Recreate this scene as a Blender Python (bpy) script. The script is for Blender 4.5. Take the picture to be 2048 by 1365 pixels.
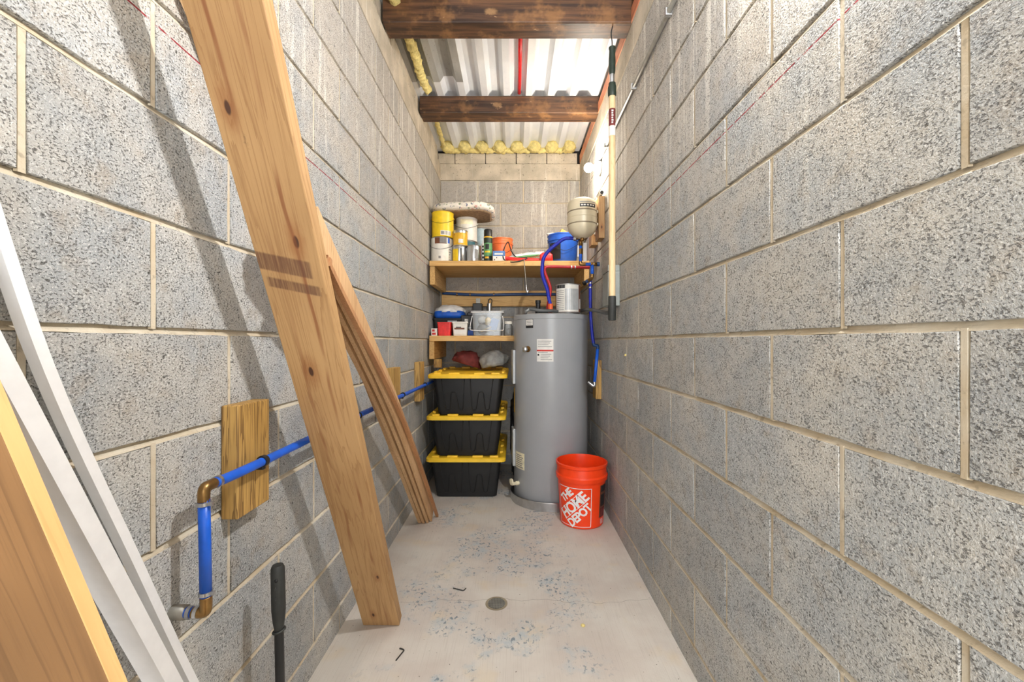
import bpy, bmesh, math, random
from mathutils import Vector, Matrix, noise
PI = math.pi
random.seed(7)
for o in list(bpy.data.objects): bpy.data.objects.remove(o, do_unlink=True)
sc = bpy.context.scene
C = sc.collection

# ------------------------------------------------------------------ camera, world, exposure
EYE = 1.087
FPX = 833.0
cam = bpy.data.cameras.new('camera'); cam_o = bpy.data.objects.new('camera', cam); C.objects.link(cam_o)
cam_o.location = (0, 0, EYE); cam_o.rotation_euler = (PI/2, 0, 0)
cam.sensor_width = 36.0; cam.lens = FPX/2048*36.0
cam.shift_x = -4.1/2048; cam.shift_y = 2.5/2048
cam.clip_start = 0.02
sc.camera = cam_o
world = bpy.data.worlds.new('soft_fill'); sc.world = world; world.use_nodes = True  # even front fill, added; enters by the made-up doorway behind the camera
world.node_tree.nodes['Background'].inputs[0].default_value = (0.95, 0.97, 1.0, 1)
world.node_tree.nodes['Background'].inputs[1].default_value = 4.6
pl = bpy.data.lights.new('fill_portal', 'AREA'); pl.shape = 'RECTANGLE'; pl.size = 0.96; pl.size_y = 2.05  # guides the added fill through the doorway opening
pl.cycles.is_portal = True
po = bpy.data.objects.new('fill_portal', pl); C.objects.link(po)
po.location = (0, -1.32, 1.03); po.rotation_euler = (PI/2, 0, 0)
NEAR_LAMP = (0.545, 0.66, 2.16); NEAR_W = 54.0
FAR_LAMP = (0.505, 2.82, 2.27); FAR_W = 15.0
sc.view_settings.view_transform = 'Standard'; sc.view_settings.look = 'None'
sc.view_settings.gamma = 1.0; sc.view_settings.use_curve_mapping = False
sc.view_settings.exposure = 0.75

XL, XR, YB, YF = -0.659, 0.587, 3.712, -1.1     # wall faces
ZM, CH, BL = 1.1085, 0.2032, 0.4064             # bed joint at eye level, course height, block length
LEDGE = 2.677
DECK = 2.797

# ------------------------------------------------------------------ material helpers
class M:
    def __init__(s, name):
        s.m = bpy.data.materials.new(name); s.m.use_nodes = True
        s.t = s.m.node_tree; s.n = s.t.nodes; s.b = s.n['Principled BSDF']
    def node(s, k, **kw):
        x = s.n.new(k)
        for a, v in kw.items(): setattr(x, a, v)
        return x
    def put(s, sock, v):
        if isinstance(v, bpy.types.NodeSocket): s.t.links.new(v, sock)
        elif v is not None:
            if isinstance(v, (tuple, list)) and len(v) == 3 and sock.type == 'RGBA': v = (*v, 1)
            sock.default_value = v
    def pos(s): return s.node('ShaderNodeNewGeometry').outputs['Position']
    def obj(s): return s.node('ShaderNodeTexCoord').outputs['Object']
    def rnd(s): return s.node('ShaderNodeObjectInfo').outputs['Random']
    def scale(s, v, sx, sy, sz, loc=(0, 0, 0)):
        x = s.node('ShaderNodeMapping'); s.put(x.inputs['Vector'], v)
        x.inputs['Scale'].default_value = (sx, sy, sz); x.inputs['Location'].default_value = loc
        return x.outputs[0]
    def noise(s, v, sc_, det=3, rough=.55, dist=0):
        x = s.node('ShaderNodeTexNoise'); s.put(x.inputs['Vector'], v)
        x.inputs['Scale'].default_value = sc_; x.inputs['Detail'].default_value = det
        x.inputs['Roughness'].default_value = rough; x.inputs['Distortion'].default_value = dist
        return x.outputs['Fac']
    def voro(s, v, sc_, feat='F1'):
        x = s.node('ShaderNodeTexVoronoi', feature=feat); s.put(x.inputs['Vector'], v)
        x.inputs['Scale'].default_value = sc_
        return x.outputs['Distance']
    def ramp(s, f, a, b, va=0., vb=1.):
        x = s.node('ShaderNodeMapRange', interpolation_type='SMOOTHSTEP'); s.put(x.inputs['Value'], f)
        for i, v in ((1, a), (2, b), (3, va), (4, vb)): x.inputs[i].default_value = v
        return x.outputs[0]
    def math(s, op, a, b=None):
        x = s.node('ShaderNodeMath', operation=op); s.put(x.inputs[0], a)
        if b is not None: s.put(x.inputs[1], b)
        return x.outputs[0]
    def mix(s, f, a, b, mode='MIX'):
        x = s.node('ShaderNodeMix', data_type='RGBA', blend_type=mode)
        s.put(x.inputs[0], f); s.put(x.inputs[6], a); s.put(x.inputs[7], b)
        return x.outputs[2]
    def sep(s, v):
        x = s.node('ShaderNodeSeparateXYZ'); s.put(x.inputs[0], v); return x.outputs
    def dist(s, v, p):
        x = s.node('ShaderNodeVectorMath', operation='DISTANCE'); s.put(x.inputs[0], v); x.inputs[1].default_value = p
        return x.outputs['Value']
    def bump(s, h, d, st=1.0):
        x = s.node('ShaderNodeBump'); s.put(x.inputs['Height'], h)
        x.inputs['Distance'].default_value = d; x.inputs['Strength'].default_value = st
        s.t.links.new(x.outputs[0], s.b.inputs['Normal'])
    def out(s, col=None, rough=None, metal=None, **kw):
        s.put(s.b.inputs['Base Color'], col)
        s.put(s.b.inputs['Roughness'], rough); s.put(s.b.inputs['Metallic'], metal)
        for k, v in kw.items(): s.put(s.b.inputs[k.replace('_', ' ')], v)
        return s.m

def lin(r, g, b):
    f = lambda c: (c/255/12.92) if c <= 10 else ((c/255+.055)/1.055)**2.4
    return (f(r), f(g), f(b))

def plain(name, col, rough=.5, metal=0., var=.12, nscale=30, bump=0., **kw):
    m = M(name); v = m.obj()
    n = m.noise(v, nscale, 3)
    a = tuple(max(0, c*(1-var)) for c in col); b = tuple(min(1, c*(1+var)) for c in col)
    c = m.mix(m.ramp(n, .3, .7), a, b)
    if bump: m.bump(m.noise(v, nscale*4, 3), bump)
    return m.out(c, rough, metal, **kw)

def concrete_block(name, chalk):
    m = M(name); p = m.pos(); xyz = m.sep(p)
    blot = m.noise(p, 4.5, 4, .6); blot2 = m.noise(p, 17, 3, .6)
    base = m.mix(m.ramp(blot, .35, .68), lin(168, 172, 174), lin(192, 189, 182))
    base = m.mix(m.math('MULTIPLY', m.ramp(blot2, .52, .74), .45), base, lin(160, 146, 126))
    # browner band: upper courses, reaching lower towards the back, with ragged border
    zz = m.math('ADD', xyz[2], m.math('MULTIPLY', m.math('SUBTRACT', blot, .5), 1.3))
    far = m.ramp(xyz[1], 1.2, 3.2, 0., .35)
    up = m.ramp(m.math('ADD', zz, far), 1.35, 2.2)
    base = m.mix(m.math('MULTIPLY', up, .5), base, lin(190, 176, 158))
    # white lime runs
    s1 = m.noise(m.scale(p, 26, 26, 1.3), 1.0, 4, .62)
    runs = m.math('MULTIPLY', m.ramp(s1, .53, .64), m.ramp(m.math('ADD', xyz[2], m.math('MULTIPLY', m.noise(m.scale(p, 9, 9, .4), 1, 2), 1.1)), 1.95, 2.7))
    base = m.mix(m.math('MULTIPLY', runs, .85), base, lin(226, 222, 212))
    # dark mould smears
    s2 = m.noise(m.scale(p, 8, 8, 2.2, (3, 1, 0)), 1.0, 5, .7)
    base = m.mix(m.math('MULTIPLY', m.ramp(s2, .66, .78), .4), base, lin(92, 90, 86))
    # grain: light and dark grit, pits
    g = m.noise(p, 250, 2, .6)
    base = m.mix(m.math('MULTIPLY', m.ramp(g, .5, .72), .6), base, lin(228, 229, 226))
    pit = m.math('ADD', m.math('MULTIPLY', m.noise(m.scale(p, 1, 1, 1.5, (2, 5, 1)), 205, 2, .65), .8), m.math('MULTIPLY', m.noise(p, 38, 2), .2))
    pits = m.ramp(pit, .375, .45, 1, 0)
    base = m.mix(m.math('MULTIPLY', pits, .62), base, lin(84, 82, 78))
    pit2 = m.ramp(m.noise(m.scale(p, 1, 1, 1.3), 90, 1, .5), .25, .31, 1, 0)
    base = m.mix(m.math('MULTIPLY', pit2, .7), base, lin(66, 64, 60))
    r = m.rnd(); k = m.math('ADD', m.math('MULTIPLY', r, .2), .88)
    base = m.mix(1.0, base, m.node('ShaderNodeCombineColor').outputs[0], 'MULTIPLY')
    cc = [x for x in m.n if x.bl_idname == 'ShaderNodeCombineColor'][-1]
    for i in range(3): m.put(cc.inputs[i], k)
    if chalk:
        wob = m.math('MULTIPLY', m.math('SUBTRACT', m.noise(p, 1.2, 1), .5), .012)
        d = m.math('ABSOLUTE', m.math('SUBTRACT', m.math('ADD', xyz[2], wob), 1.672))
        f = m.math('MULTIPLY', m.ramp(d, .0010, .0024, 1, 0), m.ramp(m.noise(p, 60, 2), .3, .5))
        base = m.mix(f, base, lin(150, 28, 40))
    h = m.math('ADD', m.math('MULTIPLY', pits, -1.0), m.math('MULTIPLY', m.noise(p, 260, 2, .65), 1.0))
    m.bump(h, .0026, 1.0)
    return m.out(base, .93)

def mortar(name):
    m = M(name); p = m.pos()
    c = m.mix(m.ramp(m.noise(p, 9, 4), .3, .7), lin(196, 180, 152), lin(214, 206, 188))
    c = m.mix(m.math('MULTIPLY', m.ramp(m.noise(p, 60, 3), .58, .72), .5), c, lin(128, 116, 96))
    m.bump(m.noise(p, 160, 4, .7), .0015, .7)
    return m.out(c, .95)

def wood(name, lo, hi, dark, ring=14., marks=None, rough=.62, along='z', grain=1.0):
    """boards are modelled along local z: long streaks run that way"""
    m = M(name); v = m.obj()
    sx = {'z': (1, 1, .045), 'x': (.045, 1, 1), 'y': (1, .045, 1)}[along]
    r = m.node('ShaderNodeCombineXYZ'); m.put(r.inputs[0], m.math('MULTIPLY', m.rnd(), 7.)); m.put(r.inputs[1], m.math('MULTIPLY', m.rnd(), 3.))
    va = m.node('ShaderNodeVectorMath', operation='ADD'); m.put(va.inputs[0], v); m.put(va.inputs[1], r.outputs[0]); v2 = va.outputs[0]
    st = m.scale(v2, *sx)
    n1 = m.noise(st, ring*2.2, 3, .5, 1.2); n2 = m.noise(st, 210, 2, .6); n3 = m.noise(v2, 3.2, 2)
    w = m.math('FRACT', m.math('MULTIPLY', n1, 6.0))
    c = m.mix(m.ramp(n3, .3, .7), lo, hi)
    c = m.mix(m.math('MULTIPLY', m.ramp(w, .55, .98), .5*grain), c, dark)
    c = m.mix(m.math('MULTIPLY', m.ramp(n2, .5, .75), .28*grain), c, dark)
    if marks: c = marks(m, v, c)
    m.bump(m.math('ADD', n2, m.math('MULTIPLY', w, .3)), .0006, .5)
    return m.out(c, rough)

def plank_marks(m, v, c):
    x = m.sep(v)
    for (kx, kz, r) in ((-.041, 1.73, .011), (.027, 1.476, .012), (-.014, 1.145, .012), (.03, .30, .008), (-.02, .07, .009)):
        sv = m.scale(v, 1, 0, .42, (0, 0, 0))
        d = m.dist(sv, (kx, 0, kz*.42))
        halo = m.ramp(m.math('ADD', d, m.math('MULTIPLY', m.noise(v, 40, 2), .012)), r, r*3.0, 1, 0)
        c = m.mix(m.math('MULTIPLY', halo, .55), c, lin(140, 84, 40))
        c = m.mix(m.ramp(d, r*.35, r*.6, 1, 0), c, lin(74, 44, 24))
    # brown pith streaks
    for (a, b) in ((-.03, .012), (.026, .014)):
        dx = m.math('ABSOLUTE', m.math('ADD', m.math('SUBTRACT', x[0], a), m.math('MULTIPLY', m.math('SUBTRACT', m.noise(m.scale(v, 0, 0, 1), 2.2, 2), .5), .05)))
        f = m.math('MULTIPLY', m.ramp(dx, .0015, .006, 1, 0), m.ramp(m.noise(m.scale(v, 1, 1, 1, (a*90, 0, 0)), 4, 2), .42, .62))
        c = m.mix(m.math('MULTIPLY', f, .75), c, lin(126, 70, 34))
    # two strap stains across the board
    sl = m.math('ADD', x[2], m.math('MULTIPLY', x[0], .22))
    ink = m.ramp(m.noise(m.scale(v, 260, 30, 12), 1, 3), .25, .6, .45, 1)
    for (z0, z1, xa, xb) in ((1.402, 1.440, -.09, .045), (1.362, 1.384, -.058, .055)):
        f = m.math('MULTIPLY', m.ramp(sl, z0-.003, z0+.002), m.ramp(sl, z1-.002, z1+.004, 1, 0))
        f = m.math('MULTIPLY', f, m.math('MULTIPLY', m.ramp(x[0], xa-.004, xa+.004), m.ramp(x[0], xb-.004, xb+.004, 1, 0)))
        c = m.mix(m.math('MULTIPLY', m.math('MULTIPLY', f, ink), .8), c, lin(92, 58, 42))
    # dirty scuffs
    sc_ = m.math('MULTIPLY', m.ramp(m.noise(m.scale(v, 1, 1, .5), 34, 4, .7), .62, .74), m.ramp(m.noise(v, 5, 2), .5, .62))
    return m.mix(m.math('MULTIPLY', sc_, .6), c, lin(80, 56, 36))

def emit(name, col, strength):
    m = M(name)
    m.b.inputs['Emission Color'].default_value = (*col, 1); m.b.inputs['Emission Strength'].default_value = strength
    return m.out((.9, .9, .88), .4)

def clear(name, tint=(.93, .95, .96), rough=.08):
    m = M(name)
    g = m.node('ShaderNodeBsdfTransparent'); g.inputs[0].default_value = (*tint, 1)
    gl = m.node('ShaderNodeBsdfGlossy'); gl.inputs['Roughness'].default_value = rough
    df = m.node('ShaderNodeBsdfDiffuse'); df.inputs[0].default_value = (.85, .87, .88, 1)
    fr = m.node('ShaderNodeFresnel'); fr.inputs[0].default_value = 1.45
    a = m.node('ShaderNodeMixShader'); a.inputs[0].default_value = .16
    m.t.links.new(g.outputs[0], a.inputs[1]); m.t.links.new(df.outputs[0], a.inputs[2])
    b = m.node('ShaderNodeMixShader'); m.t.links.new(fr.outputs[0], b.inputs[0])
    m.t.links.new(a.outputs[0], b.inputs[1]); m.t.links.new(gl.outputs[0], b.inputs[2])
    m.t.links.new(b.outputs[0], m.n['Material Output'].inputs[0])
    return m.m

MT = {}
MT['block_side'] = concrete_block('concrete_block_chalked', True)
MT['block'] = concrete_block('concrete_block', False)
MT['mortar'] = mortar('mortar')
def bond():
    m = M('bond_beam_concrete'); p = m.pos()
    c = m.mix(m.ramp(m.noise(p, 6, 4), .35, .68), lin(176, 166, 148), lin(208, 196, 176))
    s = m.ramp(m.noise(m.scale(p, 30, 30, 2), 1, 4, .65), .58, .7)
    c = m.mix(m.math('MULTIPLY', s, .5), c, lin(226, 220, 208))
    c = m.mix(m.ramp(m.noise(p, 70, 3, .7), .63, .7), c, lin(96, 88, 76))
    m.bump(m.noise(p, 120, 4, .7), .003, .7)
    return m.out(c, .93)
MT['bond'] = bond()
def floor_mat():
    m = M('floor_concrete'); p = m.pos()
    b = m.noise(p, 2.6, 4, .6)
    c = m.mix(m.ramp(b, .35, .65), lin(198, 188, 178), lin(212, 206, 196))
    c = m.mix(m.math('MULTIPLY', m.ramp(m.noise(p, 5, 3), .55, .72), .5), c, lin(214, 196, 166))
    brush = m.noise(m.scale(p, 240, 5, 1), 1, 3, .6)
    c = m.mix(m.math('MULTIPLY', m.ramp(brush, .5, .75), .35), c, lin(176, 166, 154))
    # flaked blue-grey paint
    x = m.sep(p)
    zone = m.math('MULTIPLY', m.ramp(m.noise(p, 3.1, 3, .6), .46, .56), m.ramp(m.math('ABSOLUTE', m.math('ADD', x[0], .1)), .3, .48, 1, 0))
    haze = m.ramp(m.noise(p, 14, 4, .7), .42, .7)
    c = m.mix(m.math('MULTIPLY', m.math('MULTIPLY', zone, haze), .85), c, lin(176, 186, 190))
    fl = m.ramp(m.noise(m.scale(p, 1, .8, 1), 62, 3, .65, .6), .555, .63)
    c = m.mix(m.math('MULTIPLY', m.math('MULTIPLY', fl, zone), .85), c, lin(108, 122, 132))
    sp = m.ramp(m.noise(p, 95, 1), .74, .78)
    c = m.mix(m.math('MULTIPLY', sp, .8), c, lin(96, 86, 74))
    # hairline crack across, beside the drain
    d = m.math('ABSOLUTE', m.math('SUBTRACT', m.math('ADD', x[1], m.math('MULTIPLY', m.noise(p, 5, 3), .12)), 1.81))
    c = m.mix(m.math('MULTIPLY', m.ramp(d, .0004, .0016, 1, 0), .6), c, lin(110, 102, 94))
    m.bump(m.math('ADD', brush, m.noise(p, 120, 3)), .0010, .5)
    return m.out(c, .72)
MT['floor'] = floor_mat()
MT['pine'] = wood('pine_plank', lin(170, 132, 86), lin(184, 146, 98), lin(140, 98, 56), marks=plank_marks)
MT['pine2'] = wood('pine_shelf', lin(214, 170, 104), lin(228, 188, 122), lin(176, 122, 62), along='x')
MT['pine_y'] = wood('pine_cleat', lin(206, 166, 104), lin(222, 186, 124), lin(150, 104, 54), along='y')
MT['strip'] = wood('trim_strip', lin(206, 166, 120), lin(222, 184, 138), lin(170, 124, 82), ring=22)
MT['strip_shaded'] = wood('trim_strip_shaded', lin(176, 126, 84), lin(194, 144, 98), lin(140, 96, 60), ring=22)  # shade on the strip's face put into a darker wood colour
MT['treated'] = wood('treated_block', lin(176, 138, 74), lin(206, 166, 96), lin(96, 64, 30), ring=16, grain=1.5)
MT['orange_wood'] = wood('door_board', lin(134, 98, 60), lin(162, 120, 76), lin(104, 74, 44), ring=8)
MT['orange_edge'] = wood('door_edge', lin(226, 170, 108), lin(240, 190, 128), lin(200, 140, 84), ring=8)
MT['red_wood'] = wood('nailer', lin(196, 120, 84), lin(222, 156, 116), lin(150, 70, 50), along='y')
MT['tan_wood'] = wood('broom_wood', lin(220, 192, 146), lin(232, 208, 164), lin(196, 160, 112), ring=20)
def beam_mat():
    m = M('dark_beam'); v = m.obj()
    st = m.scale(v, .06, 1, 1)
    c = m.mix(m.ramp(m.noise(st, 40, 4, .6), .35, .7), lin(52, 34, 24), lin(108, 74, 48))
    c = m.mix(m.math('MULTIPLY', m.ramp(m.noise(v, 7, 4, .65), .5, .68), .6), c, lin(150, 108, 66))
    c = m.mix(m.math('MULTIPLY', m.ramp(m.noise(m.scale(v, .5, 1, 1), 26, 3, .7), .66, .72), .7), c, lin(190, 156, 116))
    c = m.mix(m.math('MULTIPLY', m.ramp(m.noise(m.scale(v, .2, 1, 1), 9, 3, .7), .62, .75), .75), c, lin(40, 30, 28))
    kd = m.dist(m.scale(v, .6, 0, 1), (-.085*.6-.02, 0, .055))
    kn = m.ramp(m.math('ADD', kd, m.math('MULTIPLY', m.noise(v, 60, 3), .02)), .018, .034, 1, 0)
    c = m.mix(m.math('MULTIPLY', kn, .6), c, lin(176, 136, 92))
    m.bump(m.noise(st, 90, 3), .0015, .6)
    return m.out(c, .5)
MT['beam'] = beam_mat()
def deck_mat(name, a, b, spots):
    m = M(name); v = m.pos()
    c = m.mix(m.ramp(m.noise(m.scale(v, 3, 1, 1), 3, 3), .35, .7), a, b)
    c = m.mix(m.math('MULTIPLY', m.ramp(m.noise(v, 70, 3, .7), .6, .7), spots), c, lin(120, 112, 100))
    return m.out(c, .38, .15)
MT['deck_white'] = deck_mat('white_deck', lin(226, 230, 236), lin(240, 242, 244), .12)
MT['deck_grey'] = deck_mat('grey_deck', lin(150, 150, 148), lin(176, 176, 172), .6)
MT['foam'] = plain('foam', lin(232, 214, 140), .8, var=.14, nscale=40, bump=.006)
MT['streak_red'] = plain('red_streak_paint', lin(214, 24, 30), .35)
MT['blue_pex'] = plain('blue_pex', lin(20, 92, 206), .38, var=.08)
MT['navy_pex'] = plain('navy_pex', lin(28, 66, 118), .4, var=.1)
MT['blue_flex'] = plain('blue_flex', lin(28, 44, 176), .35, var=.1)
MT['red_pex'] = plain('red_pex', lin(196, 34, 44), .38, var=.08)
MT['brass'] = plain('brass', lin(150, 118, 72), .35, .9, var=.2)
MT['steel'] = plain('steel', lin(196, 198, 200), .3, .95, var=.08)
MT['galv'] = plain('galvanised', lin(150, 152, 150), .42, .7, var=.12)
MT['conduit'] = plain('grey_conduit', lin(150, 148, 140), .5, .4, var=.12)
MT['dark_conduit'] = plain('dark_conduit', lin(82, 84, 84), .5, var=.15)
MT['black'] = plain('black_plastic', lin(26, 27, 28), .42, var=.2)
MT['black_tote'] = plain('black_tote', lin(22, 23, 24), .48, var=.25, nscale=14)
MT['groove'] = plain('groove_black', lin(12, 12, 13), .6)
MT['rubber'] = plain('rubber', lin(44, 46, 44), .6, var=.2)
MT['dgreen'] = plain('dark_green', lin(34, 48, 38), .5, var=.15)
MT['yellow_lid'] = plain('yellow_lid', lin(246, 200, 48), .45, var=.06, nscale=20)
MT['heater'] = plain('heater_enamel', lin(160, 163, 166), .28, 0., var=.03, nscale=6)
MT['heater_plate'] = plain('heater_plate', lin(176, 180, 182), .4, .2, var=.06)
MT['bucket'] = plain('bucket_orange', lin(250, 68, 18), .38, var=.05, nscale=12)
MT['bucket_small'] = plain('pail_orange', lin(240, 118, 62), .4, var=.08)
MT['bucket_blue'] = plain('pail_blue', lin(40, 98, 204), .4, var=.08)
MT['white'] = plain('white_paint', lin(238, 238, 238), .45, var=.03)
MT['label'] = plain('paper_label', lin(228, 226, 220), .6, var=.05)
MT['print'] = plain('print_black', lin(34, 34, 36), .6)
MT['print_grey'] = plain('print_grey', lin(132, 132, 132), .6)
MT['print_red'] = plain('print_red', lin(196, 52, 42), .6)
MT['beige'] = plain('tank_beige', lin(214, 204, 176), .35, var=.06, nscale=10)
MT['tank_seam'] = plain('tank_seam', lin(146, 134, 112), .5)
MT['cream'] = plain('cream', lin(236, 228, 196), .5)
MT['can_white'] = plain('can_white', lin(226, 224, 216), .4, var=.06)
MT['can_yellow'] = plain('can_yellow', lin(240, 204, 36), .4, var=.08)
MT['can_amber'] = plain('can_amber', lin(226, 176, 48), .4, var=.14)
MT['teal'] = plain('teal_label', lin(34, 96, 108), .5)
MT['brown'] = plain('brown_label', lin(110, 66, 44), .5)
MT['pale_blue'] = plain('pale_blue', lin(168, 188, 196), .4)
MT['maroon'] = plain('maroon_cloth', lin(110, 44, 42), .8, var=.2)
MT['grey_bag'] = plain('grey_bag', lin(146, 148, 146), .45, var=.2)
MT['dark_bag'] = plain('dark_bag', lin(44, 44, 46), .4, var=.3)
MT['blue_pkg'] = plain('blue_package', lin(24, 92, 196), .45)
MT['white_pkg'] = plain('white_package', lin(232, 232, 230), .5, var=.08)
MT['green_pkg'] = plain('green_package', lin(92, 150, 96), .5)
MT['red_tub'] = plain('red_tub', lin(222, 48, 46), .4)
MT['box_grey'] = plain('box_grey', lin(146, 152, 148), .45, .2, var=.06)
MT['orange_fit'] = plain('orange_fitting', lin(226, 96, 44), .4)
MT['blue_cloth'] = plain('blue_sponge', lin(96, 134, 190), .7)
MT['clear'] = clear('clear_plastic')
MT['drain'] = plain('drain_metal', lin(70, 70, 68), .5, .6, var=.3)
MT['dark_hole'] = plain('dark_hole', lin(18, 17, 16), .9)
MT['straw'] = plain('straw_card', lin(226, 190, 110), .7)
def floral():
    m = M('floral_cloth'); v = m.obj()
    c = m.mix(m.ramp(m.noise(v, 30, 3), .4, .7), lin(232, 226, 214), lin(220, 212, 200))
    for sc_, col, t in ((24, lin(84, 94, 126), .24), (31, lin(110, 128, 92), .22), (19, lin(206, 150, 140), .2)):
        d = m.voro(m.scale(v, 1, 1, 1, (sc_*.3, sc_*.17, 0)), sc_)
        f = m.math('MULTIPLY', m.ramp(d, t, t+.12, 1, 0), m.ramp(m.noise(v, 70, 3), .42, .5))
        c = m.mix(m.math('MULTIPLY', f, .9), c, col)
    m.bump(m.noise(v, 60, 3), .003)
    return m.out(c, .85)
MT['floral'] = floral()
MT['cushion_under'] = plain('cushion_underside', lin(150, 124, 96), .9, var=.25, nscale=50, bump=.004)
bulb_area = 4*PI*.03**2
MT['bulb_far'] = emit('bulb_far', (1.0, .90, .76), FAR_W/(PI*bulb_area))
MT['bulb_near'] = emit('bulb_near', (1.0, .98, .965), NEAR_W/(PI*bulb_area))

# ------------------------------------------------------------------ mesh helpers
def me_from_bm(name, bm, smooth=False):
    bmesh.ops.recalc_face_normals(bm, faces=bm.faces)
    me = bpy.data.meshes.new(name); bm.to_mesh(me); bm.free()
    if smooth:
        for p in me.polygons: p.use_smooth = True
    return me
def link(name, me, mat=None, parent=None, loc=(0, 0, 0), rot=(0, 0, 0)):
    o = bpy.data.objects.new(name, me); C.objects.link(o)
    if me is not None and mat is not None and not me.materials: me.materials.append(MT[mat] if isinstance(mat, str) else mat)
    o.location = loc; o.rotation_euler = rot
    if parent: o.parent = parent
    return o
def obj(name, bm, mat, parent=None, loc=(0, 0, 0), rot=(0, 0, 0), smooth=False, sharp=None):
    me = me_from_bm(name, bm, smooth)
    if smooth and sharp is not None: me.set_sharp_from_angle(angle=math.radians(sharp))
    return link(name, me, mat, parent, loc, rot)
def tag(o, label, cat, group=None):
    o['label'] = label; o['category'] = cat
    if group: o['group'] = group
    return o
def thing(name, label, cat, loc=(0, 0, 0), rot=(0, 0, 0), group=None):
    o = bpy.data.objects.new(name, None); C.objects.link(o); o.location = loc; o.rotation_euler = rot
    o.empty_display_size = .05
    return tag(o, label, cat, group)
def struct(o): o['kind'] = 'structure'; return o
def box(bm, x0, x1, y0, y1, z0, z1, bev=0, seg=2):
    r = bmesh.ops.create_cube(bm, size=1)
    for v in r['verts']:
        v.co = Vector(((x0+x1)/2+v.co.x*(x1-x0), (y0+y1)/2+v.co.y*(y1-y0), (z0+z1)/2+v.co.z*(z1-z0)))
    if bev:
        es = list({e for v in r['verts'] for e in v.link_edges})
        bmesh.ops.bevel(bm, geom=es, offset=bev, segments=seg, affect='EDGES', profile=.5)
    return bm
def B(*a, **k): return box(bmesh.new(), *a, **k)
def lathe(prof, seg=32, bm=None, c=(0, 0, 0), cap=True):
    bm = bm or bmesh.new(); rings = []
    for r, z in prof:
        if r < 1e-6: rings.append([bm.verts.new((c[0], c[1], c[2]+z))])
        else: rings.append([bm.verts.new((c[0]+r*math.cos(2*PI*i/seg), c[1]+r*math.sin(2*PI*i/seg), c[2]+z)) for i in range(seg)])
    for a, b in zip(rings, rings[1:]):
        for i in range(seg):
            j = (i+1) % seg
            if len(a) == 1 and len(b) == 1: continue
            if len(a) == 1: bm.faces.new((a[0], b[j], b[i]))
            elif len(b) == 1: bm.faces.new((a[i], a[j], b[0]))
            else: bm.faces.new((a[i], a[j], b[j], b[i]))
    if cap:
        for r in (rings[0], rings[-1]):
            if len(r) > 2: bm.faces.new(r)
    return bm
def shell(R, a0, a1, z0, z1, n=14, bm=None, R2=None):
    """curved label on a cylinder; angle 0 faces the camera (-Y), positive towards +X"""
    bm = bm or bmesh.new(); R2 = R if R2 is None else R2; rows = []
    for z, r in ((z0, R), (z1, R2)):
        rows.append([bm.verts.new((r*math.sin(a0+(a1-a0)*i/n), -r*math.cos(a0+(a1-a0)*i/n), z)) for i in range(n+1)])
    for i in range(n): bm.faces.new((rows[0][i], rows[0][i+1], rows[1][i+1], rows[1][i]))
    return bm
def spline(pts, n=8):
    P = [Vector(p) for p in pts]; out = []
    for i in range(len(P)-1):
        p0, p1, p2, p3 = P[max(i-1, 0)], P[i], P[i+1], P[min(i+2, len(P)-1)]
        for k in range(n):
            t = k/n
            out.append(.5*((2*p1)+(p2-p0)*t+(2*p0-5*p1+4*p2-p3)*t*t+(3*p1-p0-3*p2+p3)*t**3))
    out.append(P[-1]); return out
def tube(pts, r, seg=12, bm=None, rad=None):
    bm = bm or bmesh.new(); P = [Vector(p) for p in pts]; rings = []; up = None
    for i, p in enumerate(P):
        t = (P[min(i+1, len(P)-1)]-P[max(i-1, 0)]).normalized()
        if up is None: up = Vector((0, 0, 1)) if abs(t.z) < .9 else Vector((1, 0, 0))
        a = t.cross(up).normalized(); b = a.cross(t).normalized(); up = b
        rr = rad(i) if rad else r
        rings.append([bm.verts.new(p+rr*(math.cos(2*PI*k/seg)*a+math.sin(2*PI*k/seg)*b)) for k in range(seg)])
    for x, y in zip(rings, rings[1:]):
        for k in range(seg):
            j = (k+1) % seg; bm.faces.new((x[k], x[j], y[j], y[k]))
    bm.faces.new(rings[0]); bm.faces.new(rings[-1])
    return bm
def cyl(p, q, r, seg=16, bm=None): return tube([p, q], r, seg, bm)
def rrect(w, d, r, n=5):
    out = []
    for cx, cy, a in ((w/2-r, d/2-r, 0), (-w/2+r, d/2-r, PI/2), (-w/2+r, -d/2+r, PI), (w/2-r, -d/2+r, 1.5*PI)):
        for i in range(n+1): out.append((cx+r*math.cos(a+PI/2*i/n), cy+r*math.sin(a+PI/2*i/n)))
    return out
def loft(sections, cap=True, bm=None):
    bm = bm or bmesh.new(); R = [[bm.verts.new(p) for p in s] for s in sections]
    for a, b in zip(R, R[1:]):
        n = len(a)
        for i in range(n): bm.faces.new((a[i], a[(i+1) % n], b[(i+1) % n], b[i]))
    if cap: bm.faces.new(R[0]); bm.faces.new(R[-1])
    return bm
def lump(rx, ry, rz, amp=.2, freq=3., seed=0, sub=3, flat=None):
    bm = bmesh.new(); bmesh.ops.create_icosphere(bm, subdivisions=sub, radius=1)
    for v in bm.verts:
        n = v.co.normalized(); k = 1+amp*noise.noise(n*freq+Vector((seed*7.1, seed*3.3, seed)))+amp*.5*noise.noise(n*freq*2.7+Vector((seed, 9, seed*2)))
        v.co = Vector((n.x*rx*k, n.y*ry*k, n.z*rz*k))
        if flat is not None and v.co.z < flat: v.co.z = flat
    return bm
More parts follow.
